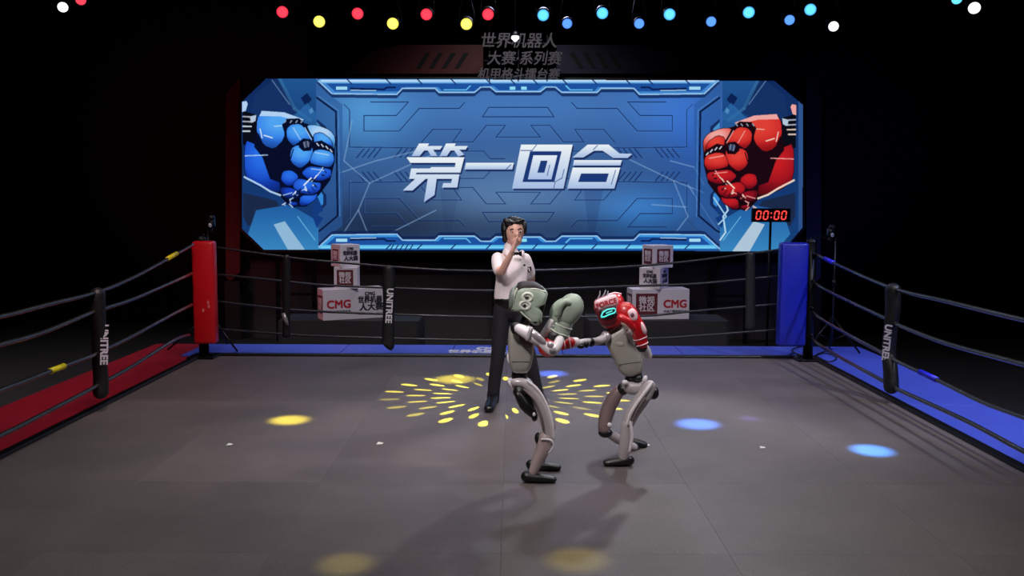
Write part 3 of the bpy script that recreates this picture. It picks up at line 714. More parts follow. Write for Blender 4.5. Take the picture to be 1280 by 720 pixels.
paperw = mat('ink_white', (215, 205, 208), .6)
edge = mat('box_edge', (120, 112, 118), .7)
def pbox(name, cx, cy, zb, sx, sy, sz, yaw, lab, prints, side_red=False):
    t = thing(name, (cx, cy, zb), lab, 'box')
    rot = Matrix.Rotation(yaw, 3, 'Z')
    mk('carton', box((cx, cy, zb + sz / 2), (sx, sy, sz), rot), boxw, t, False, [('bevel', .006)])
    fx = rot @ Vector((1, 0, 0)); fn = rot @ Vector((0, -1, 0))
    for face, off, kind, wd in prints:
        if face == 'front': o = Vector((cx, cy, zb + sz / 2)) + fn * (sy / 2 + .0006) + fx * off; ux = fx
        elif face == 'left': ux = -fn * 1.0; ux = rot @ Vector((0, -1, 0)); ux = ux; o = Vector((cx, cy, zb + sz / 2)) - fx * (sx / 2 + .0006) + fn * off; ux = fn
        else: o = Vector((cx, cy, zb + sz / 2)) + fx * (sx / 2 + .0006) + fn * off; ux = -fn
        up = Vector((0, 0, 1)); n = ux.cross(up)
        if kind == 'square':
            s = sz * .36 * wd
            mk('emblem', prism([o + ux * a + up * b * 1.0 for a, b in ((-s, -s), (s, -s), (s, s), (-s, s))], n * .001), inkm, t, False)
            text('lettering', '微视\n社区', s * .74, paperw, o + n * .0015, ux, up, t, bold=.002, line=.95)
        if kind == 'cmg':
            text('lettering', 'CMG', sz * .36, inkr, o + up * sz * .0, ux, up, t, bold=.005)
            text('lettering', '中央广播电视总台', sz * .098, inkk, o - up * sz * .24, ux, up, t, bold=.001)
        if kind == 'event':
            text('lettering', 'CMG', sz * .16 * wd ** .5, inkk, o + up * sz * .31, ux, up, t, bold=.003)
            text('lettering', '世界机器', sz * .24 * wd, inkk, o + up * sz * .11, ux, up, t, bold=.004, xs=.85)
            text('lettering', '人大赛', sz * .27 * wd, inkk, o - up * sz * .13 + ux * sz * .04, ux, up, t, bold=.004, xs=1.0)
            text('lettering', 'WORLD ROBOT COMPETITION', sz * .058 * wd, inkk, o - up * sz * .34, ux, up, t, bold=.0002)
    return t
kB = BY / F
# left stack
x0 = P(402, 380, BY - .16).x; x1 = P(475, 380, BY - .05).x
hL = 38.5 * kB
Lx = (x0 + x1) / 2
t = pbox('display_box', Lx - .02, BY + .06, zL, .88, .30, hL, R(26), 'long white box with red letters and event logo at bottom of left stack',
     [('front', -.22, 'cmg', 1), ('front', .22, 'event', 1), ('left', 0, 'square', .8)])
pbox('display_box', P(433, 350, BY).x, BY + .05, zL + hL, 29 * kB, 29 * kB, 25.5 * kB + .015, R(4), 'white cube with maroon character square in middle of left stack', [('front', -.01, 'square', 1.05)])
pbox('display_box', P(430.5, 320, BY).x, BY + .07, zL + hL + 25.5 * kB + .015, 27 * kB, 27 * kB, 28 * kB, R(36), 'white cube with event logo at top of left stack',
     [('front', 0, 'event', .85), ('left', 0, 'square', .8)])
# right stack
hR = 38 * kB
Rx = P(823, 380, BY).x
pbox('display_box', Rx, BY + .06, zR, .80, .34, hR, R(6), 'long white box with maroon square and red letters at bottom of right stack',
     [('front', -.2, 'square', 1.0), ('front', .2, 'cmg', 1), ('left', 0, 'square', .9)])
pbox('display_box', P(818, 350, BY).x, BY + .05, zR + hR, 28 * kB, 28 * kB, 25 * kB + .015, R(-31), 'white cube with event logo in middle of right stack',
     [('front', 0, 'event', .85), ('right', 0, 'event', .8)])
pbox('display_box', P(823, 320, BY).x, BY + .07, zR + hR + 25 * kB + .015, 28 * kB, 28 * kB, 28 * kB, R(23), 'white cube with maroon character squares at top of right stack',
     [('front', 0, 'square', .95), ('left', 0, 'square', .95)])

# ---------------------------------------------------------------- scoreboard clock on a pole
TY = 13.2
c = P(963.5, 269, TY); kt = K(TY)
t = thing('timer_clock', (c.x, TY, G), 'black digital clock showing red 00:00 on a thin pole before the screen', 'clock')
mk('case', box(c, (48 * kt, .06, 17 * kt)), mat('clock_case', (26, 14, 18), .5), t, False, [('bevel', .008)])
mk('pole', cyl((c.x, TY, G + .02), (c.x, TY, c.z - 8 * kt), .018), steel, t)
mk('base', loft([(c.x, TY, G), (c.x, TY, G + .03)], [.25, .22], 20), steel, t)
led = mat('clock_led', (120, 20, 20), .5, emit=(255, 70, 66), es=1.3)
def seg7(cx, cz, w_, h_, th):
    out = []
    sl = .12
    def S(x, z): return Vector((c.x + cx + x + z * sl, TY - .032, c.z + cz + z))
    def bar(x0, z0, x1, z1):
        if abs(z1 - z0) > abs(x1 - x0): q_ = [(x0 - th / 2, z0), (x0 + th / 2, z0), (x1 + th / 2, z1), (x1 - th / 2, z1)]
        else: q_ = [(x0, z0 - th / 2), (x1, z1 - th / 2), (x1, z1 + th / 2), (x0, z0 + th / 2)]
        return prism([S(*p) for p in q_], (0, -.004, 0))
    g = th * .35
    for x in (-w_ / 2, w_ / 2):
        out.append(bar(x, -h_ / 2 + g, x, -g)); out.append(bar(x, g, x, h_ / 2 - g))
    for z in (-h_ / 2, h_ / 2): out.append(bar(-w_ / 2 + g, z, w_ / 2 - g, z))
    return join(*out)
for cx in (-16, -7, 6.5, 15.5):
    mk('digit', seg7(cx * kt, 0, 5.2 * kt, 10 * kt, 1.5 * kt), led, t, False)
for cz in (-2.6, 2.6): mk('colon_dot', box((c.x - .3 * kt, TY - .034, c.z + cz * kt), (1.5 * kt, .004, 1.5 * kt)), led, t, False)

# ---------------------------------------------------------------- tripod stands behind the corners
metal_l = mat('stand_metal', (60, 60, 64), .3, .8)
def stand(px, ytop, ybase, Y, lab, spread, topkind):
    b = P(px, ybase, Y); b.z = 0.0; top = P(px, ytop, Y)
    t = thing('tripod_stand', b, lab, 'stand')
    mk('pole', loft([b + Vector((0, 0, .12)), Vector((b.x, b.y, .8)), Vector((b.x, b.y, top.z - .12))], [.014, .012, .010], 10), metal_l if topkind else steel, t)
    for a in (R(200), R(320), R(80)):
        e = b + Vector((math.cos(a) * spread, math.sin(a) * spread * .7, .012))
        mk('leg', cyl(b + Vector((0, 0, .42)), e, .011), steel, t)
        mk('brace', cyl(b + Vector((0, 0, .14)), b + Vector((math.cos(a) * spread * .5, math.sin(a) * spread * .35, .22)), .006), steel, t)
    mk('camera_head', join(box(top + Vector((.0, 0, -.07)), (.07, .08, .09)), loft([top + Vector((0, 0, -.12)), top + Vector((-.015, 0, -.17))], [.02, .03], 10), ell(top + Vector((.01, -.02, -.01)), (.04, .05, .035))), mat('stand_camera', (40, 42, 46), .3, .3), t, True)
    mk('clip_lamp', ell(top + Vector((.0, -.05, -.10)), (.022, .012, .026)), mat('clip_white', (200, 205, 215), .3), t)
    mk('pole_clamp', cyl((b.x, b.y, .78), (b.x, b.y, .86), .024), steel, t)
    return t
stand(264, 271, 447, 10.72, 'black tripod stand with small camera behind the red corner post', .5, 0)
stand(1039, 283, 447, 10.72, 'grey tripod stand with small camera behind the right ropes', .36, 1)
# loose cable by the blue post
cb = [PZ(x, y, .012) for x, y in ((985, 446), (992, 441), (1006, 444), (1012, 436), (1002, 433), (990, 438), (1010, 447), (1030, 441), (1046, 447), (1036, 452), (1018, 445), (1040, 436))]
o = mk('cable', capsule([p - cb[0] for p in cb], .007, 8, up=(0, 0, 1)), rail); o.location = cb[0]; tag(o, 'tangled black cable lying on the blue apron by the corner post', 'cable')

# ---------------------------------------------------------------- stage lights
def lens_mat(nm, core, rim, es):
    m = bpy.data.materials.new(nm); m.use_nodes = True; nt = m.node_tree
    for n in list(nt.nodes): nt.nodes.remove(n)
    N, L = nt.nodes.new, nt.links.new
    tc = N('ShaderNodeTexCoord'); ln = N('ShaderNodeVectorMath'); ln.operation = 'LENGTH'; L(tc.outputs['Object'], ln.inputs[0])
    cr = N('ShaderNodeValToRGB'); e = cr.color_ramp.elements; e[0].position = .0; e[0].color = (*lin(core), 1); e[1].position = .085; e[1].color = (*lin(rim), 1)
    mid = cr.color_ramp.elements.new(.05); mid.color = (*lin(core), 1)
    L(ln.outputs['Value'], cr.inputs[0]); em = N('ShaderNodeEmission'); em.inputs[1].default_value = es; L(cr.outputs[0], em.inputs[0])
    o = N('ShaderNodeOutputMaterial'); L(em.outputs[0], o.inputs[0]); return m
LM = {'red': lens_mat('lens_red', (255, 70, 92), (225, 10, 44), 1.15), 'yellow': lens_mat('lens_yellow', (255, 250, 120), (235, 215, 30), 1.25),
      'cyan': lens_mat('lens_cyan', (110, 232, 255), (10, 90, 235), 1.15), 'blue': lens_mat('lens_blue', (95, 160, 255), (10, 40, 245), 1.2),
      'white': lens_mat('lens_white', (255, 255, 255), (225, 225, 235), 1.8)}
canm = mat('lamp_black', (10, 10, 12), .5)
def stage_light(px, py, Y, rpx, col, lab, ztr):
    c = P(px, py, Y); r = rpx * K(Y)
    d = (Vector((c.x * .35, 3.0, 0.9)) - c).normalized()        # points at the ring, towards the camera side
    q = d.to_track_quat('-Z', 'Y')
    t = thing('stage_light', (c.x, Y, ztr), lab, 'stage light', 'stage lights along the truss')
    n = 20; V = [Vector((0, 0, 0))] + [Vector((r * math.cos(2 * math.pi * k / n), r * math.sin(2 * math.pi * k / n), 0)) for k in range(n)]
    me = bpy.data.meshes.new('lens'); me.from_pydata([tuple(v) for v in V], [], [(0, k + 1, (k + 1) % n + 1) for k in range(n)]); me.materials.append(LM[col])
    lo = bpy.data.objects.new('lens', me); COL.objects.link(lo); lo.parent = t; lo.location = c - t.location; lo.rotation_mode = 'QUATERNION'; lo.rotation_quaternion = q
    mk('lamp_can', loft([c + d * .0, c - d * .004, c - d * .1, c - d * .2, c - d * .24], [r * 1.0, r * 1.12, r * 1.2, r * .95, r * .5], 18, cap=False), canm, t)
    mk('back_cap', ell(c - d * .235, (r * .55,) * 3), canm, t)
    s = q @ Vector((1, 0, 0)); b = c - d * .1
    mk('yoke', join(loft([b + s * r * 1.32, b + s * r * 1.32 + Vector((0, 0, .12)), Vector((c.x, b.y, ztr - .1)) + s * .01, b - s * r * 1.32 + Vector((0, 0, .12)), b - s * r * 1.32], .009, 6, up=(0, 1, 0))), canm, t)
    mk('clamp', box((c.x, b.y, ztr - .05), (.05, .05, .12)), canm, t, False)
    return t
def truss(x0, x1, Y, z, lab):
    t = thing('lighting_truss', ((x0 + x1) / 2, Y, z), lab, 'truss')
    tm = mat('truss_black', (20, 20, 22), .5, .4); h = .26
    for dy, dz in ((-.13, 0), (.13, 0), (0, h)): mk('chord', cyl((x0, Y + dy, z + dz), (x1, Y + dy, z + dz), .02, 8), tm, t)
    bs = []; x = x0; k = 0
    while x < x1 - .3:
        for dy in (-.13, .13):
            bs.append(cyl((x, Y + dy, z), (x + .25, Y, z + h), .009, 5)); bs.append(cyl((x + .25, Y, z + h), (x + .5, Y + dy, z), .009, 5))
        x += .5
    mk('lattice', join(*bs), tm, t)['kind'] = 'stuff'
    for x in (x0 + .4, x1 - .4): mk('hanging_cable', cyl((x, Y, z + h), (x, Y, 8.95), .008, 6), tm, t)
ZT = 4.72
truss(-4.6, 4.9, 12.0, ZT, 'long black lighting truss across the top above the screen')
words = ['leftmost', 'second', 'third', 'fourth', 'fifth']
for i, (x, y) in enumerate([(353, 15), (447, 17), (533, 18), (610, 18)]): stage_light(x, y, 12, 7, 'red', 'stage light glowing red, %s of the row of four reds' % words[i], ZT)
for i, (x, y) in enumerate([(399, 27), (491, 29.5), (583, 30)]): stage_light(x, y, 12, 7, 'yellow', 'stage light glowing yellow, %s from the left of three' % ['first', 'second', 'third'][i], ZT)
for i, (x, y) in enumerate([(679, 19), (753, 16.5), (837, 18), (936, 15.5), (1013, 12)]): stage_light(x, y, 12, 7, 'cyan', 'stage light glowing cyan, %s of the upper row of five' % words[i], ZT)
for i, (x, y) in enumerate([(709, 29.5), (799, 29.5), (889, 27), (987, 25)]): stage_light(x, y, 12, 6, 'blue', 'stage light glowing deep blue, %s of the lower row of four' % words[i], ZT)
truss(-5.9, -4.9, 11.2, 4.75, 'short black truss at the far left above the ring')
stage_light(78.5, 9, 11.2, 6, 'white', 'white stage light at the far left top', 4.75)
stage_light(101, 0, 11.2, 6, 'red', 'red stage light cut by the top edge at far left', 4.75)
truss(5.2, 6.1, 11.2, 4.75, 'short black truss at the far right above the ring')
stage_light(1218, 10, 11.2, 7, 'white', 'white stage light at the far right top', 4.75)
stage_light(1196, -1, 11.2, 6, 'cyan', 'cyan stage light cut by the top edge at far right', 4.75)
stage_light(1042, 33, 12, 6, 'white', 'white stage light hanging right of the blue lamps', ZT)
c = P(644, 48, 14.0); t = thing('pendant_lamp', (c.x, 14.0, 5.2), 'small white bare lamp hanging before the unlit sign', 'lamp')
mk('bulb', loft([c + Vector((0, 0, .035)), c, c - Vector((0, 0, .05))], [.055, .062, .012], 16), LM['white'], t); mk('socket', loft([c + Vector((0, 0, .10)), c + Vector((0, 0, .036))], [.025, .06], 16), canm, t); mk('cord', cyl(c + Vector((0, 0, .1)), (c.x, 14.0, 8.95), .006, 6), canm, t)

# ---------------------------------------------------------------- projected light patterns (real lamps above the ring)
def gobo(loc, energy, YO):
    d = bpy.data.lights.new('pattern_projector_lamp', 'SPOT'); d.energy = energy; d.color = (1, .88, .06); d.spot_size = R(112); d.spot_blend = .02; d.shadow_soft_size = .008
    d.use_nodes = True; nt = d.node_tree; N, L = nt.nodes.new, nt.links.new; em = nt.nodes['Emission']
    tc = N('ShaderNodeTexCoord'); sp = N('ShaderNodeSeparateXYZ'); L(tc.outputs['Normal'], sp.inputs[0])
    def M(op, a, b=None, c=None):
        n = N('ShaderNodeMath'); n.operation = op
        for i, v in enumerate((a, b, c)):
            if v is None: continue
            if isinstance(v, (int, float)): n.inputs[i].default_value = v
            else: L(v, n.inputs[i])
        return n.outputs[0]
    H = loc[2]
    az = M('ABSOLUTE', sp.outputs[2]); x = M('MULTIPLY', M('DIVIDE', sp.outputs[0], az), H); y = M('ADD', M('MULTIPLY', M('DIVIDE', sp.outputs[1], az), H), YO)
    r = M('SQRT', M('ADD', M('MULTIPLY', x, x), M('MULTIPLY', y, y)))
    th = M('MULTIPLY', M('ARCTAN2', y, x), 20 / (2 * math.pi))
    ring_i = M('FLOOR', M('DIVIDE', M('SUBTRACT', r, .48), .23))
    fr = M('FRACT', M('DIVIDE', M('SUBTRACT', r, .48), .23))
    ft = M('FRACT', M('ADD', M('ADD', th, M('MULTIPLY', ring_i, .5)), 20))
    u = M('DIVIDE', M('ABSOLUTE', M('SUBTRACT', ft, .5)), .115)
    v = M('DIVIDE', M('ABSOLUTE', M('SUBTRACT', fr, .45)), .40)
    e = M('ADD', M('MULTIPLY', u, u), M('MULTIPLY', v, v))
    m = M('MULTIPLY', M('LESS_THAN', e, 1.0), M('MULTIPLY', M('GREATER_THAN', r, .48), M('LESS_THAN', r, 1.17)))
    wn = N('ShaderNodeTexWhiteNoise'); wn.noise_dimensions = '2D'; cb_ = N('ShaderNodeCombineXYZ'); L(M('FLOOR', M('ADD', M('ADD', th, M('MULTIPLY', ring_i, .5)), 20)), cb_.inputs[0]); L(ring_i, cb_.inputs[1]); L(cb_.outputs[0], wn.inputs['Vector'])
    m = M('MULTIPLY', m, M('ADD', M('MULTIPLY', wn.outputs['Value'], 1.3), .25))
    L(m, em.inputs['Strength'])
    o = bpy.data.objects.new('pattern_projector_lamp', d); COL.objects.link(o); o.location = loc
gobo((-.06, 11.6, 4.6), 9500, 3.4)
def spot(px, py, energy, col, size, frm, blend=.75):
    size *= 1.25; energy *= 1.5
    p = PZ(px, py, 0)
    lamp('beam_lamp', 'SPOT', frm, p, energy, col, spot_size=R(size), spot_blend=blend, shadow_soft_size=.05)
spot(362, 525, 4500, (1, .86, .05), 3.4, (-2.4, 8.5, 4.6))
spot(568, 474, 3120, (1, .86, .05), 4.2, (-.8, 11.2, 4.6))
spot(872, 530, 7500, (.08, .26, 1), 3.6, (2.2, 8.9, 4.6))
spot(937, 523, 1200, (.3, .25, 1), 1.6, (2.4, 9.2, 4.6))
spot(1090, 563, 7500, (.07, .32, 1), 2.9, (3.0, 8.3, 4.6), .5)
spot(690, 467, 4200, (.08, .2, 1), 3.2, (.6, 11.6, 4.6))
spot(432, 705, 500, (1, .86, .1), 3.2, (-1.0, 5.5, 4.6))
spot(722, 700, 500, (1, .86, .1), 3.6, (.5, 5.5, 4.6))
# ---------------------------------------------------------------- scraps of paper on the mat
scr = mat('paper_scrap', (225, 222, 215), .7)
for x, y, r_, lab in ((475, 554.5, 4.2, 'white paper scrap on the mat left of the pale helmeted robot'), (287, 556, 3.6, 'white paper scrap on the mat at far left below the yellow spot'),
                      (953, 559.5, 3.6, 'white paper scrap on the mat right of the red helmeted robot'), (809, 556.5, 3.5, 'thin white paper scrap beside the black foot of the red robot')):
    c = PZ(x, y, .003); k = K(c.y) * r_
    o = mk('paper_scrap', prism([(-k, -k * 1.0, 0), (k * .8, -k * 1.3, .004), (k, k * .9, .0), (-k * .7, k * 1.1, .005)], (0, 0, .0015)), scr, None, False); o.location = c; tag(o, lab, 'paper')
# ================================================================ FIGURES
def CP(pts, seg=14, step=4, up=None):
    """limb from (px, py, Y, radius px[, depth radius px])"""
    return capsule([P(p[0], p[1], p[2]) for p in pts], [(p[3] * K(p[2]), (p[4] if len(p) > 4 else p[3]) * K(p[2])) for p in pts], seg, step=step, up=up)
def EL(px, py, Y, rx, ry, rz, rot=0):
    k = K(Y); return ell(P(px, py, Y), (rx * k, ry * k, rz * k), Matrix.Rotation(R(rot), 3, 'Y'), 18, 12)
# ---------------------------------------------------------------- referee
RY = 7.9
ref = thing('person', PZ(640, 507, 0), 'referee in white short-sleeved shirt, black bow tie and dark trousers, hand raised to mouth', 'person')
skin = mat('skin', (236, 184, 168), .5, noise=.05)
body = [EL(643.5, 289, RY, 11.5, 13, 16), EL(644.5, 299, RY - .02, 8.2, 9, 9.5), EL(646.3, 293.5, RY - .09, 1.7, 2.4, 2.8), EL(645.8, 301, RY - .08, 3.6, 1.8, 1.8),
        EL(632.2, 291.5, RY + .01, 1.6, 2.2, 3.6), EL(655, 291, RY + .02, 1.3, 2.0, 3.4),
        CP([(640, 300, RY + .02, 6), (638, 312, RY + .03, 6.2), (638, 320, RY + .03, 8)]),
        CP([(638, 322, RY + .03, 14, 10), (639, 342, RY + .02, 16, 11), (636, 372, RY + .02, 12, 9)]),
        CP([(622, 323, RY - .02, 6.2), (623.5, 332, RY - .13, 5.8), (626.5, 340, RY - .24, 5.0), (633, 328, RY - .31, 4.6), (640, 315.5, RY - .36, 3.1)]),
        CP([(655, 324, RY + .02, 6.2), (661, 338, RY + .06, 5.6), (664, 351, RY + .12, 4.6), (657, 361, RY + .2, 3.8), (647, 367, RY + .24, 2.9)])]
for lx in ([(630, 380, RY, 8), (625, 410, RY, 7.5), (622, 444, RY - .02, 6), (617, 496, RY, 4.6)], [(645, 382, RY + .03, 8), (653, 412, RY, 7.5), (661, 442, RY - .05, 6), (674, 497, RY, 4.6)]): body.append(CP(lx))
# raised hand: palm on edge, four fingers stacked in depth and slightly fanned, thumb towards the face
hY = RY - .37
body.append(capsule([P(640, 315, hY), P(642.2, 308.5, hY), P(643.8, 303, hY)], [(.016, .024), (.016, .036), (.014, .040)], 12))
for i, (dy, ln, fan) in enumerate(((-.030, 7.6, -.6), (-.010, 8.8, 0), (.010, 8.3, .5), (.029, 6.6, 1.2))):
    b_ = P(644.0 + fan * .3, 304.5, hY + dy); kx = K(hY)
    m_ = b_ + Vector(((.9 + fan * .5) * kx, dy * .12, ln * .5 * kx)); e_ = b_ + Vector(((2.6 + fan) * kx, dy * .2, ln * kx))
    body.append(capsule([b_, m_, e_], [.0095, .009, .0075], 8, step=2))
body.append(capsule([P(641.5, 310, hY + .015), P(645.5, 307, hY + .045), P(647, 302.5, hY + .05)], [.0115, .0105, .008], 8, step=2))
# hand held behind the back
for i in range(4):
    a = P(646, 365.5 + i * 1.6, RY + .25); body.append(capsule([a, a + Vector((-.04, .012, -.006)), a + Vector((-.07, -.002, -.018))], [.009, .0085, .007], 8, step=2))
body.append(EL(645, 368, RY + .25, 4.5, 2.3, 4)); body.append(capsule([P(649, 365, RY + .25), P(645, 360.5, RY + .26)], [.010, .008], 8, step=2))
mk('body', join(*body), skin, ref, True, [('remesh', .0058, 3)])
shirtm = mat('shirt_white', (246, 234, 238), .7, noise=.05, nscale=10, bump=.5, bscale=14)
sh = [CP([(638.5, 318, RY + .03, 11, 9), (639, 323, RY + .03, 19, 13), (640, 336, RY + .01, 21.5, 15.5), (639.5, 350, RY, 20, 15.5), (636.5, 362, RY + .01, 18.5, 15), (635, 373, RY + .01, 17.8, 15)]),
      CP([(622, 323, RY - .01, 8), (622.5, 330, RY - .09, 8.2), (624, 337.5, RY - .165, 8.0)]),
      CP([(656, 324, RY + .02, 8), (659.5, 334, RY + .045, 8.2), (661.5, 342, RY + .07, 8.0)])]
mk('shirt', join(*sh), shirtm, ref, True, [('remesh', .009, 5)])
col_ = [prism([P(631, 309, RY - .06), P(638, 316, RY - .11), P(634, 321, RY - .12), P(628, 315, RY - .05)], (0, .03, 0)), prism([P(653, 312, RY - .05), P(649, 314, RY - .10), P(653, 319, RY - .11), P(656, 315, RY - .05)], (0, .03, 0))]
for c_ in col_: mk('collar_flap', c_, shirtm, ref, False, [('bevel', .006)])
mk('collar_band', CP([(638, 309, RY + .03, 8.2), (638.5, 316, RY + .03, 9.2)], 18), shirtm, ref)
trm = mat('trouser_navy', (20, 19, 28), .8, noise=.1, bump=.4, bscale=12)
tr_ = [CP([(635.5, 374, RY + .01, 16.5, 14), (636, 388, RY + .02, 17.5, 15)]),
       CP([(628, 386, RY, 11.5), (625, 412, RY - .01, 10.5), (622.5, 444, RY - .02, 9), (618, 478, RY, 8.2), (616, 501, RY + .01, 8)]),
       CP([(646, 386, RY + .03, 11.5), (653, 412, RY, 10.5), (661, 442, RY - .05, 9), (669, 478, RY - .02, 8), (674, 501, RY, 7.8)])]
mk('trousers', join(*tr_), trm, ref, True, [('remesh', .010, 5)])
mk('belt', CP([(635.3, 374, RY + .01, 17.6, 15.2), (635.3, 377, RY + .01, 17.8, 15.4)], 24), mat('belt_black', (10, 10, 12), .35), ref)
shoem = mat('shoe_black', (12, 12, 14), .3)
for a, b in (((617, 506), (611, 511)), ((675, 506), (681, 511))):
    pa = P(a[0], a[1], RY + .05); pb = PZ(b[0], b[1], .035); pa.z = .055
    mk('shoe', join(capsule([pa, (pa + pb) / 2 - Vector((0, 0, .005)), pb], [(.046, .045), (.05, .04), (.044, .028)], 12, up=(0, 0, 1))), shoem, ref, True, [('remesh', .008, 2)])
hairm = mat('hair_black', (14, 12, 14), .45, bump=.8, bscale=30)
hair = [EL(642, 283, RY + .035, 14.5, 14.5, 13), EL(640, 290, RY + .06, 13.5, 11, 15), EL(630.5, 288, RY + .02, 4.5, 9, 12, -4), EL(656, 285, RY + .03, 2.8, 8, 9), EL(636, 277.5, RY - .055, 8, 5, 4.0, 24), EL(648, 277, RY - .05, 8.5, 5, 3.8, -14), EL(632, 299, RY + .06, 4.5, 6, 5)]
mk('hair', join(*hair), hairm, ref, True, [('remesh', .007, 2)])
dk = mat('feature_dark', (38, 22, 22), .5); eyew = mat('eye_white', (225, 215, 210), .3)
for ex, ey in ((640.2, 290.3), (650.2, 289.6)):
    mk('eye', EL(ex, ey, RY - .078, 2.1, 1.4, 1.05), eyew, ref); mk('iris', EL(ex + .3, ey + .1, RY - .087, 1.0, .5, .9), dk, ref)
    mk('eyebrow', CP([(ex - 2.6, ey - 3.2, RY - .083, .55), (ex, ey - 4.0, RY - .087, .7), (ex + 2.5, ey - 3.3, RY - .081, .5)], 8), dk, ref)
mk('lips', CP([(643.5, 301.4, RY - .094, .8), (646, 301, RY - .099, 1.1), (648.5, 301.2, RY - .094, .8)], 8), mat('lips', (170, 92, 88), .5), ref)
bow = mat('bow_black', (10, 9, 12), .4)
bt = P(646, 317, RY - .165); k_ = K(RY - .165)
mk('bow_tie', join(*[prism([bt + Vector((s * .8 * k_, 0, .9 * k_)), bt + Vector((s * 6.3 * k_, 0, 4 * k_)), bt + Vector((s * 6.5 * k_, 0, -4.2 * k_)), bt + Vector((s * .8 * k_, 0, -.9 * k_))], (0, .016, 0)) for s in (-1, 1)], box(bt + Vector((0, .006, 0)), (.018, .026, .026))), bow, ref, False, [('bevel', .004)])
mk('button', EL(650.5, 325, RY - .108, .8, .5, .8), dk, ref)
pt = P(661.5, 337, RY - .03)
mk('sleeve_patch', prism([pt + Vector((a * k_, abs(a) * .004 * 0, b * k_)) for a, b in ((-2.6, 3.5), (2.6, 4), (3, -1), (.4, -4.2), (-2.8, -1.5))], (0, .008, 0)), bow, ref, False)
mk('patch_mark', CP([(661, 335.5, RY - .038, .9), (662.2, 339, RY - .038, .7)], 8), eyew, ref)
mk('chest_badge', EL(655.5, 331.5, RY - .088, 1.6, .6, 1.4), bow, ref)

# ---------------------------------------------------------------- robots
rgrey = mat('robot_grey', (160, 158, 150), .35, noise=.06, nscale=6)
rwhite = mat('robot_white', (240, 234, 238), .25, coat=.3)
rblk = mat('robot_black', (16, 16, 19), .4, coat=.2)
rsil = mat('robot_silver', (196, 190, 196), .22, .45)
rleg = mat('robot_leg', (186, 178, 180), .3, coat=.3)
# ---- left robot
Y1 = 5.78
rb = thing('robot', PZ(665, 606, 0), 'grey humanoid robot in pale green headgear and raised pale green glove, facing right', 'robot')
mk('torso_shell', pillow([(636, 410), (644, 404), (660, 406), (668, 416), (667, 440), (662, 463), (650, 465), (639, 463), (635, 440)], Y1, .10, 5, step=2), rgrey, rb, True, [('sub', 1)])
mk('chest_plate', pillow([(648, 413), (664, 414), (667, 424), (664, 434), (652, 430)], Y1 - .075, .05, 3), mat('robot_brown', (92, 62, 60), .4), rb)
mk('waist_joint', CP([(650, 462, Y1, 9), (649, 470, Y1, 10), (650, 478, Y1, 9)]), rblk, rb)
mk('hip_shell', pillow([(635, 474), (648, 476), (661, 474), (667, 482), (663, 490), (652, 489), (642, 488), (637, 482)], Y1, .12, 3), rwhite, rb)
mk('neck', CP([(654, 408, Y1, 6), (659, 396, Y1 - .01, 6)]), rblk, rb)
mint = mat('leather_mint', (158, 174, 158), .42, noise=.05, coat=.15)
mintl = mat('trim_mint', (216, 222, 208), .45)
hd = thing  # (parts below are meshes under the robot)
hg = mk('headgear', pillow([(637, 385), (639, 366), (646, 355), (657, 353), (673, 354.5), (684, 364), (684, 370), (681, 379), (675.5, 381), (674.5, 385), (678.5, 390), (676, 401), (672, 406), (664, 404), (657, 395), (649, 388), (641, 388)], Y1, .115, 4.6, step=2), mint, rb, True, [('sub', 1)])
hgc = lambda n, vf, m, **k: mk(n, vf, m, hg, **k)
def under(o, name, vf, m, smooth=True, mods=None):
    return mk(name, vf, m, o, smooth, mods)
hg.location = (0, 0, 0)
under(hg, 'crown_opening', pillow([(642, 362), (648, 354), (656, 352.3), (670, 353.2), (681, 361.5), (668, 359.5), (655, 361), (645, 366)], Y1, .10, 5), mat('headgear_lining', (30, 18, 24), .6))
def torus(c, r, rt, rx=1.0, ax=(0, -1, 0), n=24):
    c = Vector(c); q = Vector((0, -1, 0)).rotation_difference(Vector(ax).normalized())
    return loft([c + q @ Vector((r * rx * math.cos(a), 0, r * math.sin(a))) for a in [2 * math.pi * i / n for i in range(n + 1)]], rt, 8, up=ax, cap=False)
yf = Y1 - .112; kf = K(yf)
for cx_, cy_ in ((659.3, 371.5), (656.3, 381.5)):
    under(hg, 'ear_ring', torus(P(cx_, cy_, yf), 4.9 * kf, 1.9 * kf, 1.25), mintl)
    under(hg, 'ear_pad', EL(cx_ + .2, cy_, yf + .01, 5.2, 3.2, 4.4), mintl)
    under(hg, 'ear_hole', EL(cx_ - .8, cy_ + .5, yf - .006, 2.6, 2.4, 2.1), rblk)
under(hg, 'trim_strip', CP([(640.5, 386, Y1 - .10, 1.3), (642, 372, Y1 - .105, 1.3), (646, 361, Y1 - .10, 1.3)], 8), mintl)
under(hg, 'trim_strip', CP([(651, 390, Y1 - .10, 1), (659, 397, Y1 - .105, 1), (668, 403.5, Y1 - .09, 1)], 8), mintl)
under(hg, 'trim_strip', CP([(655, 362, Y1 - .09, 1), (669, 361, Y1 - .10, 1), (682, 365, Y1 - .085, 1)], 8), mintl)
under(hg, 'back_strap', pillow([(636, 384), (637, 366), (642, 360), (643.5, 366), (641, 385)], Y1, .118, 4), mat('strap_mint', (120, 130, 122), .5))
under(hg, 'chin_pad', EL(673.5, 400, Y1 - .03, 4.0, 12, 5.2, -10), mat('chin_mint', (128, 142, 124), .5))
under(hg, 'face_opening', pillow([(675, 380), (682, 377), (680, 386), (678, 392), (675, 386)], Y1, .07, 4), rblk)
under(hg, 'mouth_guard', EL(669, 402, Y1 - .095, 3.2, 2, 2.4), rblk)
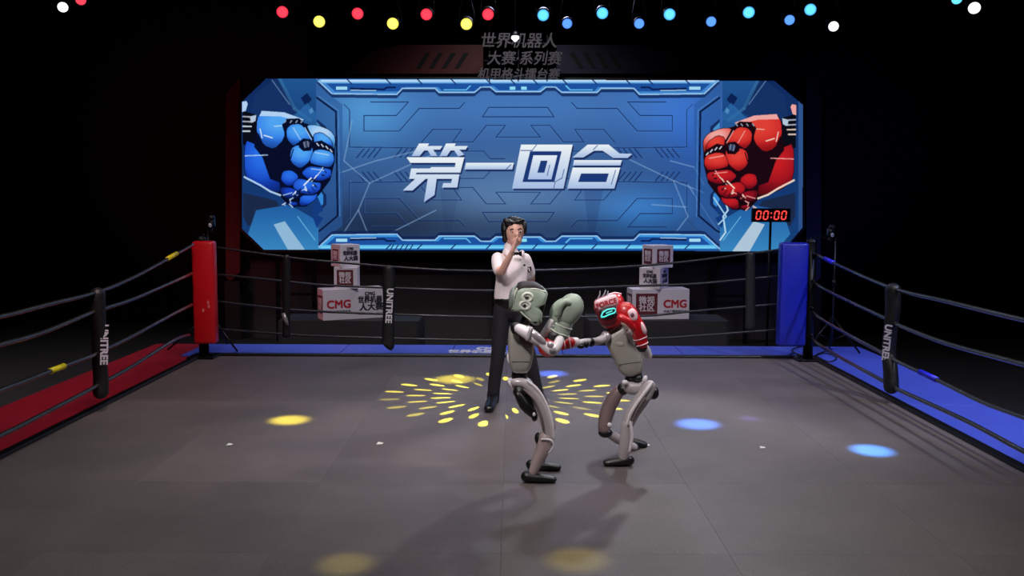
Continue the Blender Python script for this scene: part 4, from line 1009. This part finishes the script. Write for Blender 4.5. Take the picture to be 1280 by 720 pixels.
def glove(parent, poly, Y, T, cuff, leather, trim, thumb=None, name='boxing_glove'):
    g = mk(name, pillow(poly, Y, T, 2.4, step=4), leather, parent, True, [('sub', 1)])
    c0, c1 = cuff
    mk('cuff', CP([(c0[0], c0[1], Y, c0[2]), (c1[0], c1[1], Y, c1[2])], 18), leather, g)
    for t in (.35, 1.0):
        cx, cy = c0[0] + (c1[0] - c0[0]) * t, c0[1] + (c1[1] - c0[1]) * t; r = (c0[2] + (c1[2] - c0[2]) * t)
        d = (P(*c1[:2], Y) - P(*c0[:2], Y)).normalized()
        mk('cuff_piping', torus(P(cx, cy, Y), (r + .35) * K(Y), .75 * K(Y), 1.0, ax=d), trim, g)
    if thumb: mk('thumb', CP(thumb, 12), leather, g)
    return g
# far arm and glove
mk('upper_arm', CP([(660, 413, Y1 + .13, 6), (668, 424, Y1 + .15, 5.5), (674, 431, Y1 + .13, 5)]), rsil, rb)
mk('forearm', CP([(674, 431, Y1 + .13, 4.5), (680, 418, Y1 + .08, 5), (689, 402, Y1 + .05, 4)]), rwhite, rb)
glove(rb, [(688, 403), (686.5, 393), (690, 382), (697, 375), (707, 372), (713, 380), (711, 394), (703, 404), (695, 407)], Y1 + .08, .055, ((693, 404, 7.5), (690, 411, 6.5)), mint, mintl)
# near arm
mk('shoulder_joint', join(EL(646, 412, Y1 - .15, 7.5, 8, 7.5), cyl(P(638, 409, Y1 - .15), P(652, 408, Y1 - .15), .022)), rblk, rb)
mk('upper_arm', CP([(649, 411, Y1 - .18, 6.5), (658, 416, Y1 - .2, 8), (667, 422, Y1 - .2, 7.2), (676, 428, Y1 - .2, 5)]), rwhite, rb)
mk('elbow_guard', CP([(660, 412, Y1 - .2, 5), (671, 420, Y1 - .23, 4.6), (680, 428, Y1 - .22, 3.4)]), rsil, rb)
mk('arm_band', CP([(664, 411, Y1 - .235, 2.6), (659, 424, Y1 - .25, 2.6)]), rsil, rb)
mk('elbow_shell', CP([(676, 428, Y1 - .2, 5.2), (684, 435, Y1 - .2, 6), (691, 438, Y1 - .2, 6.8), (697, 431, Y1 - .19, 6.2), (700, 424, Y1 - .17, 5.5)]), rwhite, rb)
mk('elbow_joint', EL(688, 431, Y1 - .27, 4.5, 4, 4.5), rsil, rb)
mk('forearm', CP([(690, 420, Y1 - .14, 6), (698, 419, Y1 - .14, 7.5), (703, 414, Y1 - .13, 8)]), rblk, rb)
glove(rb, [(696, 399), (696.5, 388), (700, 378), (705, 370.5), (714, 366.5), (724, 369), (729.5, 378), (729, 389), (723, 399), (714, 407), (704, 406)], Y1 - .13, .075, ((706.5, 403, 10.2), (701.5, 416.5, 10.4)), mint, mintl,
      [(697, 392, Y1 - .19, 5.2), (700, 383, Y1 - .2, 5), (706, 377.5, Y1 - .2, 4.4), (711, 378.5, Y1 - .2, 3.4)])
# legs
def leg(parent, hip, knee, ankle, toe, Y, sh, wth, ground=True, plate=None):
    (hx, hy), (kx, ky), (ax_, ay) = hip, knee, ankle
    return None
YA = Y1 - .13
mk('hip_motor', join(EL(650, 490, YA - .02, 9, 8, 8), CP([(655, 497, YA, 7), (662, 508, YA, 6)])), rblk, rb)
mk('thigh_motor', CP([(648, 494, YA - .05, 5), (656, 507, YA - .05, 7), (665, 516, YA - .04, 6)]), rblk, rb)
mk('thigh', CP([(643, 478, YA, 5), (656, 480, YA, 7), (668, 492, YA, 8.2), (677, 508, YA, 9), (683, 526, YA, 8.6), (686, 542, YA, 7.4), (687, 551, YA, 6)]), rleg, rb, True)
mk('thigh_trim', CP([(659, 476, YA - .04, 1.6), (673, 488, YA - .05, 1.9), (684, 508, YA - .05, 1.9), (690.5, 530, YA - .05, 1.8), (692, 547, YA - .04, 1.5)]), rwhite, rb)
mk('knee_joint', EL(673, 548, YA + .02, 5, 6, 8), rblk, rb)
mk('thigh_actuator', EL(668, 521, YA - .03, 4, 5, 6), rblk, rb)
mk('knee_bolt', EL(667.5, 518, YA - .075, 2, 1.4, 2.6), rwhite, rb)
mk('shank', CP([(682, 547, YA, 9), (679, 560, YA, 9), (671, 578, YA, 7), (666, 591, YA, 5.5)]), mat('robot_shank', (190, 172, 170), .35), rb)
mk('knee_trim', CP([(677, 549, YA - .05, 1.3), (688, 550, YA - .055, 1.4), (692, 557, YA - .05, 1.3), (686, 566, YA - .05, 1.1)]), rwhite, rb)
mk('ankle_joint', EL(665, 594, YA, 5, 6, 5), rblk, rb)
def foot(parent, heel, toe, Y, m=rblk, h=.05):
    a = P(heel[0], heel[1], Y); b = P(toe[0], toe[1], Y); a.z = b.z = .0
    mid = a.lerp(b, .45)
    return mk('foot', capsule([a + Vector((0, 0, h * .75)), mid + Vector((0, 0, h * .62)), b + Vector((0, 0, h * .42))], [(.036, h * .72), (.042, h * .58), (.034, h * .38)], 14, up=(0, 0, 1)), m, parent, True)
foot(rb, (658, 604), (692, 606), YA)
YB = Y1 + .13
mk('thigh', CP([(656, 484, YB, 8), (668, 496, YB, 8.5), (679, 514, YB, 8.5), (688, 534, YB, 7)]), rleg, rb)
mk('knee_joint', EL(686, 536, YB, 6, 6, 6), rblk, rb)
mk('shank', CP([(686, 538, YB, 7.5), (682, 556, YB, 7.5), (676, 574, YB, 6), (672, 584, YB, 5)]), rleg, rb)
foot(rb, (664, 592), (698, 593), YB)

# ---- right robot
Y2 = 6.15
rr = thing('robot', PZ(785, 584, 0), 'grey humanoid robot in red headgear with glowing cyan face and red gloves, facing left', 'robot')
mk('torso_shell', pillow([(754, 421), (760, 414), (775, 404), (784, 403), (794, 414), (801, 438), (804, 456), (800, 466), (787, 470), (775, 466), (767, 449), (760, 436)], Y2, .10, 5, step=2), rgrey, rr, True, [('sub', 1)])
mk('collar_shell', CP([(757, 417, Y2 - .07, 3), (768, 410, Y2 - .10, 2.4), (779, 405, Y2 - .09, 2.4)]), mat('robot_maroon', (70, 20, 24), .4), rr)
mk('side_trim', CP([(778, 404, Y2 - .12, 2.2), (785, 409, Y2 - .13, 2.6), (788.5, 416, Y2 - .13, 2.8), (788, 421, Y2 - .12, 2.2)]), mat('robot_cream', (240, 215, 200), .3, coat=.3), rr)
mk('waist_joint', join(CP([(792, 464, Y2, 10), (792, 474, Y2, 11)]), EL(798, 472, Y2 - .05, 6, 8, 5)), rblk, rr)
mk('hip_shell', pillow([(778, 478), (786, 475), (797, 476), (803, 471), (808, 473), (808, 480), (801, 487), (790, 492), (780, 488)], Y2, .12, 3), rleg, rr)
mk('hip_trim', join(EL(806, 474, Y2 - .12, 3, 3, 5, 20), EL(781, 478, Y2 - .11, 4, 3, 3.4)), rwhite, rr)
mk('neck', CP([(772, 412, Y2, 6), (768, 402, Y2, 6)]), rblk, rr)
redl = mat('leather_red', (190, 16, 28), .35, noise=.06, coat=.3)
redd = mat('leather_maroon', (96, 18, 30), .45)
rw = mat('print_pink', (240, 205, 212), .45)
hr = mk('headgear', pillow([(742, 380), (748, 373), (767, 367), (777, 369), (782, 382), (786, 392), (780, 404), (767, 411), (753, 408), (746, 395)], Y2 - .03, .11, 3.4, step=4), redl, rr, True, [('sub', 1)])
U = lambda n, vf, m, s=True, mods=None: mk(n, vf, m, hr, s, mods)
U('face_guard', pillow([(744, 384), (772, 381), (773, 394), (766, 405), (754, 407), (747, 396)], Y2 - .115, .04, 4), redd)
U('brow_pad', pillow([(743.5, 378), (748, 374), (767, 368), (771.5, 372), (772, 381), (760, 384), (748, 388), (744.5, 385)], Y2 - .12, .032, 4, step=3), rw)
bdir = (P(770, 373.2, Y2) - P(746, 380.6, Y2)); bdir.y = 0
text('lettering', 'FORCE', .046, mat('print_red', (190, 40, 60), .5), P(758, 379.3, Y2 - .155), bdir, Vector((-bdir.z, 0, bdir.x)), hr, bold=.0016, xs=1.0, depth=.001)
U('visor', pillow([(749, 389), (758, 384.5), (771, 383), (772, 389), (767, 397), (757, 400), (751, 397)], Y2 - .14, .028, 4), rblk)
cyanm = mat('visor_cyan', (30, 120, 120), .4, emit=(90, 235, 225), es=1.0)
cp = [(751.5, 395.5), (753.5, 390.5), (759, 387), (767, 385.5), (770.5, 386.8), (768, 391), (761, 393.3), (756, 395.8), (752, 396.5)]
U('visor_light', loft([P(x, y, Y2 - .168) for x, y in cp + cp[:1]], .9 * K(Y2), 8), cyanm)
U('visor_light', CP([(758, 391.5, Y2 - .168, .7), (765, 388.6, Y2 - .168, .7)], 8), cyanm)
for (a, b, c_, d_) in ((747, 374, 750, 364), (752, 372, 757, 362.5), (757, 371, 760, 364)):
    U('loose_strap', CP([(a, b, Y2 - .07, 1.1), ((a + c_) / 2 + 1, (b + d_) / 2, Y2 - .06, 1.0), (c_, d_, Y2 - .04, .6)], 8), mat('strap_grey', (120, 116, 124), .5))
U('top_strap', CP([(760, 369, Y2 - .06, 1.4), (768, 366.5, Y2 - .05, 1.5), (776, 367.5, Y2 - .03, 1.2)], 8), rw)
# near arm folded with the glove at the cheek
mk('upper_arm', CP([(788, 416, Y2 - .12, 7), (799, 428, Y2 - .15, 6.5), (808, 440, Y2 - .17, 6)]), rleg, rr)
mk('forearm', CP([(809, 444, Y2 - .17, 6.4), (806, 437, Y2 - .2, 6.4), (802, 430, Y2 - .22, 6)]), rwhite, rr)
mk('elbow_joint', join(EL(810, 441, Y2 - .18, 4.2, 5, 6.4, 20)), rsil, rr)
gr_ = glove(rr, [(770, 391), (771, 383), (778, 377.5), (787, 378), (795, 385), (800, 395), (806, 405), (809, 416), (806, 425), (797, 428), (791, 418), (785, 407), (776, 400)], Y2 - .24, .062, ((799, 419, 8.6), (802.5, 430, 7.4)), redl, rw,
      [(776, 397, Y2 - .29, 5), (784, 401, Y2 - .3, 5), (791, 409, Y2 - .29, 4)])
mk('round_print', pillow([(783, 389), (788, 385), (794, 387), (797, 394), (796, 401), (790, 402), (785, 397)], Y2 - .27, .038, 3), rw, gr_)
mk('round_mark', EL(790.5, 394, Y2 - .306, 2.6, 1.2, 3.0), mat('print_grey', (120, 70, 90), .5), gr_)
mk('stripe_print', pillow([(800, 402), (804, 404), (808, 413), (806, 418), (801, 412)], Y2 - .265, .045, 3), rw, gr_)
mk('wrist_band', CP([(800.5, 430, Y2 - .235, 7.2), (802.5, 434, Y2 - .235, 6.8)], 18), rblk, gr_)
# far arm stretched out in a punch
ZA = Y2 - .12
mk('shoulder_joint', EL(757, 421, ZA + .02, 6.5, 8, 7.5), rsil, rr)
mk('upper_arm', CP([(754, 423, ZA, 5.5), (748, 426, ZA - .02, 5), (742, 427, ZA - .04, 4.6)]), rleg, rr)
mk('elbow_joint', EL(739, 428, ZA - .05, 5.0, 6, 5.6), rblk, rr)
mk('forearm', CP([(736, 427, ZA - .06, 4.4), (730, 428, ZA - .08, 4.8), (723, 429, ZA - .1, 4.4)]), rwhite, rr)
mk('wrist_motor', join(EL(726, 433, ZA - .12, 5, 4, 3), EL(733, 431, ZA - .11, 3, 4, 4)), rblk, rr)
mk('wrist_band', CP([(719.5, 428, ZA - .11, 6.6), (716, 428.5, ZA - .115, 7)], 18), rwhite, rr)
glove(rr, [(672, 431), (676, 423), (686, 420), (696, 421), (702, 427), (701, 437), (694, 444), (683, 446), (674, 441)], ZA - .17, .062, ((702, 430, 8), (712, 428.5, 7.4)), redl, rw)
# near leg (bright, standing)
ZB = Y2 - .13
mk('hip_motor', EL(817, 491, ZB + .03, 7, 8, 8.5), rblk, rr)
mk('thigh', CP([(812, 483, ZB, 8), (807, 492, ZB, 9.4), (799, 504, ZB, 9.6), (791, 516, ZB, 9), (786, 528, ZB, 8)]), rleg, rr)
mk('thigh_trim', CP([(815, 478, ZB - .05, 2), (808, 488, ZB - .062, 2.4), (797, 503, ZB - .062, 2.4), (788, 518, ZB - .058, 2.4), (784.5, 530, ZB - .05, 2)]), rwhite, rr)
mk('knee_joint', EL(784, 530, ZB + .01, 6.5, 6, 6), rblk, rr)
mk('shank', CP([(784, 530, ZB, 7.6), (783, 548, ZB, 8.6), (780, 566, ZB, 7.2), (779, 576, ZB, 5.4)]), rleg, rr)
mk('shank_trim', CP([(788, 528, ZB - .05, 2), (790, 545, ZB - .05, 2.2), (787, 564, ZB - .045, 1.8)]), rwhite, rr)
mk('ankle_joint', EL(778, 578, ZB, 5, 6, 4), rblk, rr)
foot(rr, (786, 587), (757, 588), ZB)
# far leg, knee dropped forward
ZC = Y2 + .14
mk('hip_motor', EL(779, 486, ZC - .02, 8, 8, 8), rblk, rr)
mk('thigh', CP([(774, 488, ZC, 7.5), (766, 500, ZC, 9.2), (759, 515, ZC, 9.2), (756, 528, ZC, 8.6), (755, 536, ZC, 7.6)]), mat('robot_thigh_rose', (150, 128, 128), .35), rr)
mk('knee_joint', EL(757, 541, ZC, 9.5, 8, 6.4), rblk, rr)
mk('knee_bolt', EL(762, 531, ZC - .07, 3, 2, 3), rwhite, rr)
mk('shank', CP([(760, 541, ZC, 6), (773, 549, ZC + .05, 6.4), (786, 556, ZC + .1, 5.4), (793, 559, ZC + .12, 4.6)]), rleg, rr)
foot(rr, (790, 569), (806, 570), ZC + .2)
mk('ankle_joint', CP([(793, 558, ZC + .14, 5.5), (797, 563, ZC + .18, 5)]), rblk, rr)

for parent, pts, Yd in ((rb, [(640, 452), (661, 452)], Y1), (rr, [(772, 456), (801, 452)], Y2)):
    mk('shell_seam', CP([(pts[0][0], pts[0][1], Yd - .098, .5), (pts[1][0], pts[1][1], Yd - .098, .5)], 6), mat('seam_grey', (96, 94, 90), .5), parent)
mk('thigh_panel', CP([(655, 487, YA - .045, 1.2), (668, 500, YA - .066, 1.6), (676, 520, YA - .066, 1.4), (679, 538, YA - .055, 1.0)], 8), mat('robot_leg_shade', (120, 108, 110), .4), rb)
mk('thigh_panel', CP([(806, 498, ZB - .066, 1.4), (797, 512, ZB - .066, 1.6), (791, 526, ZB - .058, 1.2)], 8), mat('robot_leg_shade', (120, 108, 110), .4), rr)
mk('chest_logo_plate', EL(775, 430, Y2 - .10, 5, .8, 3, 8), mat('robot_grey_light', (176, 172, 166), .35), rr)
mk('back_fin', CP([(637, 440, Y1 - .02, 2), (635.5, 447, Y1 - .02, 2.4), (637, 453, Y1 - .02, 1.6)], 10), rwhite, rb)
